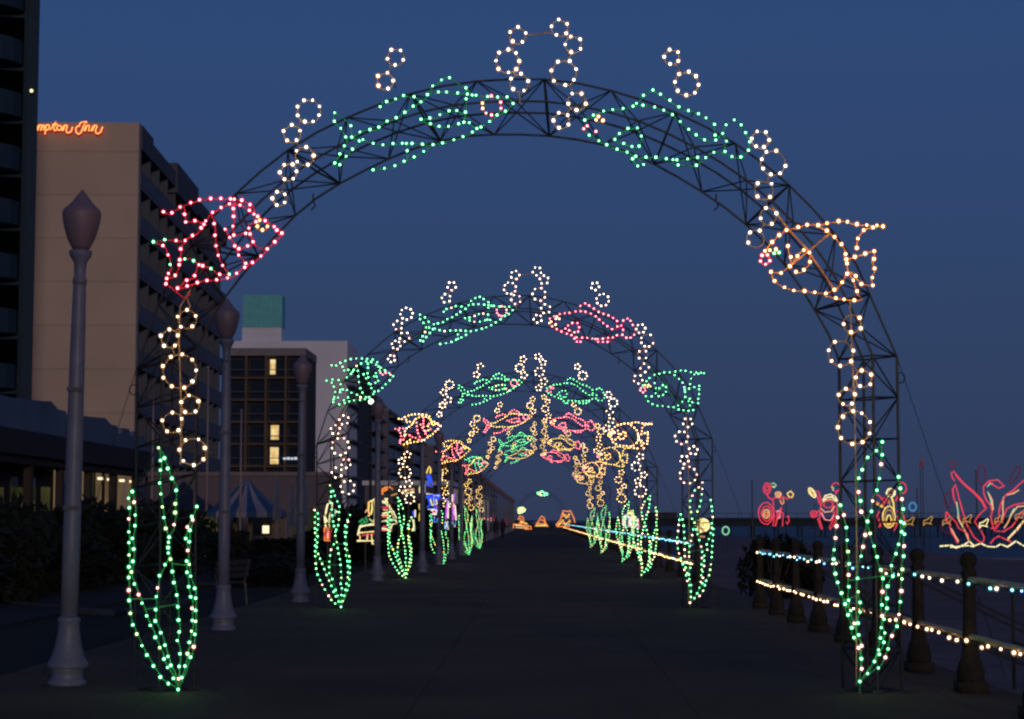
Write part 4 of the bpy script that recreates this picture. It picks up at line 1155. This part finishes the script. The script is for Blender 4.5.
rope_fig('light_figure', 'red crab shaped light figure waving a yellow bell, middle of the beach trio', 150, [
 ('pale', Q1(*oval(399, 236, 14, 30, rot=-.6))), ('yellow', Q1(*oval(399, 236, 7, 18, rot=-.6))), ('red', Q1((412,250),(430,262),(438,290),(450,305))), ('red', Q1((420,225),(438,232),(446,262),(452,290))), ('red', Q1((428,250),(440,280),(446,300))),
 ('pale', Q1((458,275),(470,252),(500,245),(528,258),(540,282))), ('pale', Q1((460,285),(480,262),(510,258),(535,282))), ('peach', Q1((462,280),(500,270),(535,285))),
 ('red', Q1(*oval(490, 300, 26, 20))), ('red', Q1(*oval(532, 205, 22, 24))), ('red', Q1((540,225),(528,245))), ('mint', Q1((505,205),(518,210),(512,225))), ('red', Q1((538,285),(535,340),(530,390),(500,440),(495,428),(520,380))),
 ('red', Q1((455,290),(445,330),(440,380),(458,438),(448,432),(430,380))), ('peach', Q1((445,320),(470,345),(505,340),(525,310))), ('pink', Q1((450,345),(470,385),(500,390),(520,360))),
 ('red', Q1(*oval(408, 355, 18, 18))), ('red', Q1(*oval(408, 356, 8, 8))), ('red', Q1((425,350),(440,335))), ('red', Q1((515,300),(520,350),(512,390)))], .034, foot=BZ, dup_=.5)
JQ = lambda *p: cr(800, 410, 5.1375, p)
rope_fig('light_figure', 'red and yellow guitar player light figure, rightmost of the beach trio', 150, [
 ('pale', JQ(*oval(468, 425, 22, 22))), ('peach', JQ(*oval(468, 425, 12, 12))), ('red', JQ((390,435),(410,440),(420,455),(445,450))), ('red', JQ(*oval(440, 465, 16, 16))), ('red', JQ(*oval(440, 465, 7, 7))),
 ('orange', JQ((385,470),(405,480),(430,492),(448,505))), ('yellow', JQ((385,480),(410,492),(440,508))), ('yellow', JQ(*oval(458, 550, 32, 56))), ('gold', JQ(*oval(458, 555, 22, 42))), ('yellow', JQ(*oval(458, 565, 12, 26))), ('yellow', JQ((470,445),(482,480),(485,520))), ('gold', JQ((452,450),(462,490))),
 ('red', JQ(*oval(525, 400, 22, 28))), ('red', JQ((512,425),(500,450),(492,470))), ('red', JQ((410,520),(392,560),(386,600),(405,605),(420,580))), ('red', JQ((400,540),(415,600))), ('red', JQ((500,520),(530,530),(540,570),(525,580),(500,545))), ('red', JQ((485,620),(495,595),(505,560))), ('orange', JQ((430,580),(500,580)))], .034, foot=BZ, dup_=.5)
Q2 = lambda *p: cr(884, 450, 5.993, p)
rope_fig('light_reef', 'large red rope light seaweed and serpent sculpture above a yellow wave line', 182, [
 ('pale', Q2((335,578),(370,575),(405,572),(430,588),(480,570),(510,548),(540,575),(580,560),(620,578),(670,582),(700,565),(740,580),(790,545),(839,575),(900,560),(960,575))),
 ('pale', Q2((400,582),(450,580),(500,572),(540,580))),
 ('red', Q2((425,185),(410,165),(405,138),(420,128),(470,190),(540,250),(590,300),(615,350),(570,390),(545,430),(580,480),(602,520),(598,550),(575,552),(540,520),(500,450),(480,390),(455,310),(430,205),(412,235),(420,290),(440,330),(455,420))),
 ('red', Q2((430,150),(480,205),(545,262),(585,305),(605,345))),
 ('red', Q2((375,372),(372,420),(395,440),(405,490),(430,530),(445,560))), ('red', Q2((378,372),(400,405),(430,430),(450,470),(500,500),(515,545))),
 ('mint', Q2((436,310),(445,360),(443,410))), ('peach', Q2((445,410),(470,450),(490,490),(510,545))), ('mint', Q2((452,420),(480,470))), ('peach', Q2((405,470),(430,515),(452,550))),
 ('red', Q2((615,300),(598,262),(596,220),(630,185),(680,178),(722,215),(688,228),(650,205),(630,190))), ('red', Q2((598,260),(615,300),(640,330),(650,370),(640,400),(650,450),(668,488))), ('mint', Q2((620,220),(640,200),(655,205))), ('peach', Q2((630,260),(650,300),(655,360))), ('mint', Q2((625,250),(640,290),(648,330))),
 ('red', Q2((900,170),(839,182),(800,215),(780,240),(730,270),(700,320),(690,360),(690,400),(665,470),(640,470))), ('peach', Q2((715,290),(712,350),(716,390),(705,420))), ('mint', Q2((720,280),(712,330))), ('peach', Q2((740,270),(780,260),(812,238))),
 ('red', Q2((880,310),(839,318),(780,330),(740,350),(722,395),(712,430),(690,448),(665,485),(720,488),(770,460),(800,420),(820,380),(880,370))), ('peach', Q2((839,335),(800,340),(765,385),(745,430),(720,468))), ('mint', Q2((780,350),(755,400))),
 ('peach', Q2((880,400),(839,430),(800,480),(760,520),(740,540))), ('pale', Q2((839,425),(795,480),(745,530))),
 ('red', Q2((640,560),(665,530),(692,515),(720,530),(765,552))), ('dim', Q2(*oval(585, 150, 22, 60))), ('dim', Q2(*oval(785, 150, 18, 60, rot=.5))), ('dim', Q2(*oval(385, 300, 20, 45))), ('dim', Q2((350,430),(355,480),(380,500))), ('dimred', Q2(*oval(415, 85, 18, 18)))],
 .048, foot=BZ - .2, dup_=.45)
for i, (x, y, s) in enumerate(((155, 430, 1), (265, 425, 1), (380, 425, 1), (500, 415, 1), (600, 440, 1.1), (690, 415, 1), (815, 390, 1))):
    rope_fig('light_starfish', ['small orange fish light beside the blue ring', 'small orange fish light left of the red reef sculpture', 'small orange fish light at the left edge of the red reef sculpture', 'small orange fish light second from the left inside the reef sculpture', 'small pale yellow fish light amid the reef sculpture',
              'small orange fish light right of the pale one in the reef sculpture', 'small orange fish light near the right edge of the photo'][i], 165,
      [('gold' if i != 4 else 'pale', Q2((x - 28, y + 28), (x - 26, y - 2), (x - 6, y - 8), (x + 20, y - 28), (x + 26, y - 22), (x + 12, y + 12), (x + 22, y + 22), (x + 2, y + 14), (x - 16, y + 12), (x - 28, y + 28)))], .045, foot=BZ, group='row of small fish lights on the beach')
rope_fig('light_ring', 'small blue ring light right of the guitar figure', 165, [('lblue', Q2(*oval(172, 340, 24, 28))), ('lblue', Q2(*oval(172, 340, 18, 22)))], .045, foot=BZ)
rope_fig('light_ring', 'small pale green ring light right of the second arch seaweed', 140, [('mint', cr(670, 520, sA, oval(334, 64, 20, 24)))], .05, foot=BZ)
rope_fig('light_streak', 'short dim red light stroke above the blue ring', 170, [('dimred', Q2((218,105),(225,70),(240,42),(232,85),(222,100)))], .045, foot=BZ)
# golden helmet shaped display behind the second arch right seaweed
hx = lambda *p: cr(560, 460, 5.1375, p)
rope_fig('light_shell', 'pale yellow shell light on a short stand behind the second arch right foot', 75, [
 ('pale', hx(*oval(733, 335, 33, 32))), ('yellow', hx(*oval(733, 335, 25, 24))), ('pale', hx(*oval(735, 332, 16, 15))), ('yellow', hx(*oval(735, 332, 8, 7))), ('pale', hx((708,330),(705,370),(725,372))), ('gold', hx((690,392),(745,394)))], .035, foot=BZ)
rope_fig('light_clown', 'white, yellow and violet light figure behind the third arch right foot', 100, [
 ('white', hx(*oval(345, 320, 20, 30))), ('pale', hx((330,350),(335,290),(355,270),(375,285),(382,330))), ('yellow', hx((345,275),(368,262),(380,290))), ('blue', hx((345,290),(350,320),(340,340))), ('violet', hx((372,345),(395,360),(405,350),(395,320))), ('white', hx((370,360),(395,335),(398,305),(385,295))), ('pink', hx((385,300),(400,310),(402,345))), ('orange', hx((352,268),(362,262))), ('pale', hx(*oval(368, 320, 14, 28)))], .06, foot=BZ)
# left side displays
T = lambda *p: cr(350, 470, 8.533, p)
rope_fig('light_cone_house', 'yellow, green and red rope light gingerbread cone behind the fourth lamp', 62, [
 ('pale', T((70,560),(90,480),(225,460))), ('pale', T((60,600),(220,605))), ('yellow', T((75,540),(220,520))), ('pale', T((90,490),(130,470),(190,455))), ('pale', T((165,270),(200,255),(228,225),(240,260))), ('yellow', T((165,270),(160,340),(165,380))), ('yellow', T((190,265),(185,330),(175,380))), ('yellow', T((205,260),(215,400),(200,470))),
 ('green', T((80,450),(110,420),(125,440),(95,470))), ('green', T((130,400),(150,440),(120,455))), ('green', T((170,420),(190,440),(205,430))), ('red', T((130,355),(150,345),(165,380),(145,395))), ('orange', T((85,560),(85,600))), ('orange', T((150,545),(150,600))), ('yellow', T((185,540),(185,630),(215,635),(215,545))), ('red', T((100,560),(205,545))),
 ('pale', T((300,240),(335,300),(370,360),(395,410),(400,450))), ('pale', T((318,240),(300,270),(275,280))), ('pale', T((280,260),(330,320),(380,410))), ('red', T((280,335),(330,335))), ('red', T((280,325),(325,320))), ('pale', T((275,370),(345,350))), ('red', T((275,395),(355,395))), ('red', T((280,405),(340,400))), ('pale', T((270,440),(340,425),(395,430))), ('mint', T((280,435),(345,440),(390,425))),
 ('red', T((280,480),(345,470))), ('pale', T((270,500),(350,500),(360,465),(400,450))), ('pink', T((272,515),(350,520))), ('orange', T((280,500),(340,512)))], .013, dup_=True)
rope_fig('light_arc', 'orange and yellow broken rope light arc above the gingerbread cone', 66, [('orange', T((278,210),(275,165),(300,150),(345,145),(370,165))), ('gold', T((350,220),(375,210),(405,200))), ('orange', T((285,180),(320,160))), ('peach', T((445,180),(490,170),(545,165))), ('pale', T((440,200),(500,192),(545,188)))], .03)
rope_fig('light_castle', 'blue rope light castle with golden spire and violet towers left of centre', 66, [
 ('yellow', T((655,30),(665,-10),(678,-30),(690,0),(685,30))), ('blue', T((660,40),(668,100),(655,130),(700,140),(695,80),(680,40))), ('blue', T((672,40),(685,110))), ('blue', T((600,140),(640,135),(640,190),(600,200),(590,170),(600,140))), ('lblue', T((600,175),(640,180))),
 ('blue', T((655,210),(770,210))), ('blue', T((650,225),(770,232))), ('blue', T((660,240),(760,245))), ('blue', T((665,215),(680,300),(660,310))), ('blue', T((690,250),(700,300),(735,290),(740,250))), ('blue', T((720,220),(715,330))), ('blue', T((670,330),(740,335))), ('violet', T((735,300),(745,350))),
 ('white', T((690,345),(710,330),(740,350),(735,380),(700,375))), ('pink', T((700,350),(730,370))), ('lblue', T((690,400),(690,440),(740,445),(745,410))), ('blue', T((715,400),(720,450))),
 ('blue', T((790,250),(830,255),(850,290))), ('violet', T((825,280),(815,420))), ('white', T((840,280),(835,410))), ('pink', T((832,300),(825,400))), ('lblue', T((808,440),(805,500),(835,500),(838,440))), ('blue', T((815,450),(825,500))),
 ('violet', T((878,205),(872,270))), ('violet', T((888,205),(890,260))), ('pink', T((880,280),(885,350),(900,420))), ('white', T((895,300),(905,430))), ('lblue', T((880,440),(890,480),(905,440))), ('violet', T((872,300),(880,430))),
 ('peach', T((605,260),(630,250),(615,300),(590,290))), ('yellow', T((590,310),(600,350),(590,430),(620,430))), ('mint', T((600,360),(630,350),(625,300))), ('lblue', T((600,380),(620,400))), ('blue', T((540,350),(545,400))), ('violet', T((550,345),(552,400))), ('pale', T((540,430),(545,480),(530,520))), ('mint', T((520,400),(545,450),(550,520)))], .019, dup_=True)
for x, y in ((592, 495), (595, 545), (747, 535), (892, 575)):
    pass
LQ = lambda *p: cr(300, 480, 5.14, p)
rope_fig('light_lantern', 'small pale yellow looped light with red and white block by the second arch left seaweed', 48, [
 ('pale', LQ((140,215),(128,190),(140,130),(152,108),(165,118),(160,160),(150,200),(152,240))), ('mint', LQ((165,150),(180,155),(175,190),(150,195))), ('pale', LQ((175,170),(190,160))), ('pale', LQ((125,185),(130,240))), ('orange', LQ((124,245),(124,310),(156,312),(158,248),(124,245))), ('red', LQ((132,255),(132,300))), ('peach', LQ((142,252),(142,305))), ('red', LQ((150,255),(150,302)))], .022)
# far centre displays
Z6 = lambda *p: cr(470, 470, 6.02, p)
rope_fig('light_boat', 'tiny orange and yellow boat shaped light at the far left of the boardwalk end', 240, [
 ('orange', Z6((262,350),(262,325),(300,330),(365,340),(370,355),(330,355))), ('pale', Z6((270,330),(320,335),(355,338))), ('orange', Z6((290,300),(300,275),(320,285),(325,320),(295,322))), ('peach', Z6((275,345),(350,350))), ('yellow', Z6((300,310),(345,325))), ('orange', Z6((300,290),(315,310)))], .075)
rope_fig('light_bell', 'tiny orange bell shaped light at the centre of the boardwalk end', 240, [
 ('orange', Z6((392,340),(410,312),(430,278),(445,285),(455,320),(470,342))), ('yellow', Z6((395,335),(465,335))), ('orange', Z6((425,300),(445,305),(450,325),(420,325))), ('peach', Z6((405,322),(460,330)))], .07)
rope_fig('orange_light_display', 'tiny orange crown shaped light right of centre at the boardwalk end', 240, [
 ('orange', Z6((518,330),(545,300),(560,245),(590,250),(605,245),(625,290),(632,320),(615,340),(525,340),(518,330))), ('yellow', Z6((530,335),(560,300),(575,335),(600,300),(610,335))), ('orange', Z6((555,280),(575,270),(600,285))), ('yellow', Z6((560,260),(580,290),(600,262))), ('orange', Z6((520,325),(560,320),(625,320)))], .075)
rope_fig('light_garland', 'tiny dim red and orange lights low on the far left lamps', 170, [('orange', Z6((45,298),(75,290),(95,294))), ('pink', Z6((105,298),(125,290),(140,300),(120,305))), ('dimred', Z6((140,265),(150,295),(152,315))), ('dimred', Z6((215,290),(222,330)))], .07)

# lit street light beyond the second arch
t = unY(371, 401, 74); SL = thing('street_light', 'lit pale street light below the left bend fish of the second arch', 'street light', (t.x, 74, -.12))
mb = MB(); mb.tube([(0, 0, 0), (0, 0, t.z - .05)], [.07, .04], 7); mb.build('pole', M['steel'], SL)
mb = MB(); mb.blob((0, 0, t.z + .10), .10, rings=6, n=10); mb.build('lamp', emit('street_lamp_glow', (.75, 1, .62), 5), SL, True)
# thin masts on the beach
for px, yt, l in ((917, 488, 'thin dark mast right of the blue ring'), (752, 480, 'thin dark mast left of the beach trio'), (976, 470, 'thin dark mast behind the reef sculpture')):
    t = unY(px, yt, 185); mb = MB(); mb.tube([(0, 0, 0), (0, 0, t.z + 1.3)], .06, 6)
    tag(mb.build('mast', M['steel'], None, loc=(t.x, 185, -1.3)), l, 'mast', 'thin masts on the beach')

# ================================================================== light
w = bpy.data.worlds.new('World'); S.world = w; w.use_nodes = True
nt = w.node_tree; nt.nodes.clear()
out = nt.nodes.new('ShaderNodeOutputWorld'); bg = nt.nodes.new('ShaderNodeBackground')
tc = nt.nodes.new('ShaderNodeTexCoord'); sx = nt.nodes.new('ShaderNodeSeparateXYZ'); rp = nt.nodes.new('ShaderNodeValToRGB')
nt.links.new(tc.outputs['Generated'], sx.inputs[0])
mr = nt.nodes.new('ShaderNodeMapRange'); mr.inputs['From Min'].default_value = -.02; mr.inputs['From Max'].default_value = .6
nz = nt.nodes.new('ShaderNodeTexNoise'); nz.inputs['Scale'].default_value = 2.2; nz.inputs['Detail'].default_value = 3
nt.links.new(tc.outputs['Generated'], nz.inputs['Vector'])
ad = nt.nodes.new('ShaderNodeMath'); ad.operation = 'MULTIPLY_ADD'; ad.inputs[1].default_value = .03
nt.links.new(nz.outputs['Fac'], ad.inputs[0]); nt.links.new(sx.outputs['Z'], ad.inputs[2])
nt.links.new(ad.outputs[0], mr.inputs['Value']); nt.links.new(mr.outputs[0], rp.inputs[0])
def lin(c): return tuple(((v / 255) / 12.92 if v <= 10 else (((v / 255) + .055) / 1.055) ** 2.4) for v in c) + (1,)
SKY = [(0.0, (47, 54, 79)), (.05, (49, 59, 87)), (.12, (49, 63, 95)), (.22, (48, 67, 102)), (.33, (47, 70, 111)), (.46, (47, 73, 118)), (.70, (44, 68, 116)), (1, (38, 60, 104))]
while len(rp.color_ramp.elements) < len(SKY): rp.color_ramp.elements.new(.5)
for e, (p, c) in zip(rp.color_ramp.elements, SKY): e.position = p; e.color = lin(c)
nt.links.new(rp.outputs[0], bg.inputs[0]); bg.inputs[1].default_value = 1.0
nt.links.new(bg.outputs[0], out.inputs[0])
sd = bpy.data.lights.new('dusk_glow', 'SUN'); sd.energy = .62; sd.angle = R(6); sd.color = (1, .78, .64)
so = bpy.data.objects.new('dusk_glow', sd); COL.objects.link(so)
el, az = R(6), R(15)
dirv = Vector((-math.sin(az), math.cos(az), -math.tan(el)))
so.rotation_euler = dirv.to_track_quat('-Z', 'Y').to_euler()

S.render.engine = 'CYCLES'
S.cycles.use_denoising = True
S.cycles.max_bounces = 4; S.cycles.diffuse_bounces = 2; S.cycles.glossy_bounces = 2; S.cycles.transparent_max_bounces = 24
S.cycles.caustics_reflective = False; S.cycles.caustics_refractive = False
S.cycles.use_light_tree = True
S.cycles.filter_width = 2.35
S.view_settings.view_transform = 'Standard'; S.view_settings.look = 'None'; S.view_settings.exposure = 0; S.view_settings.gamma = 1
S.view_settings.use_curve_mapping = False
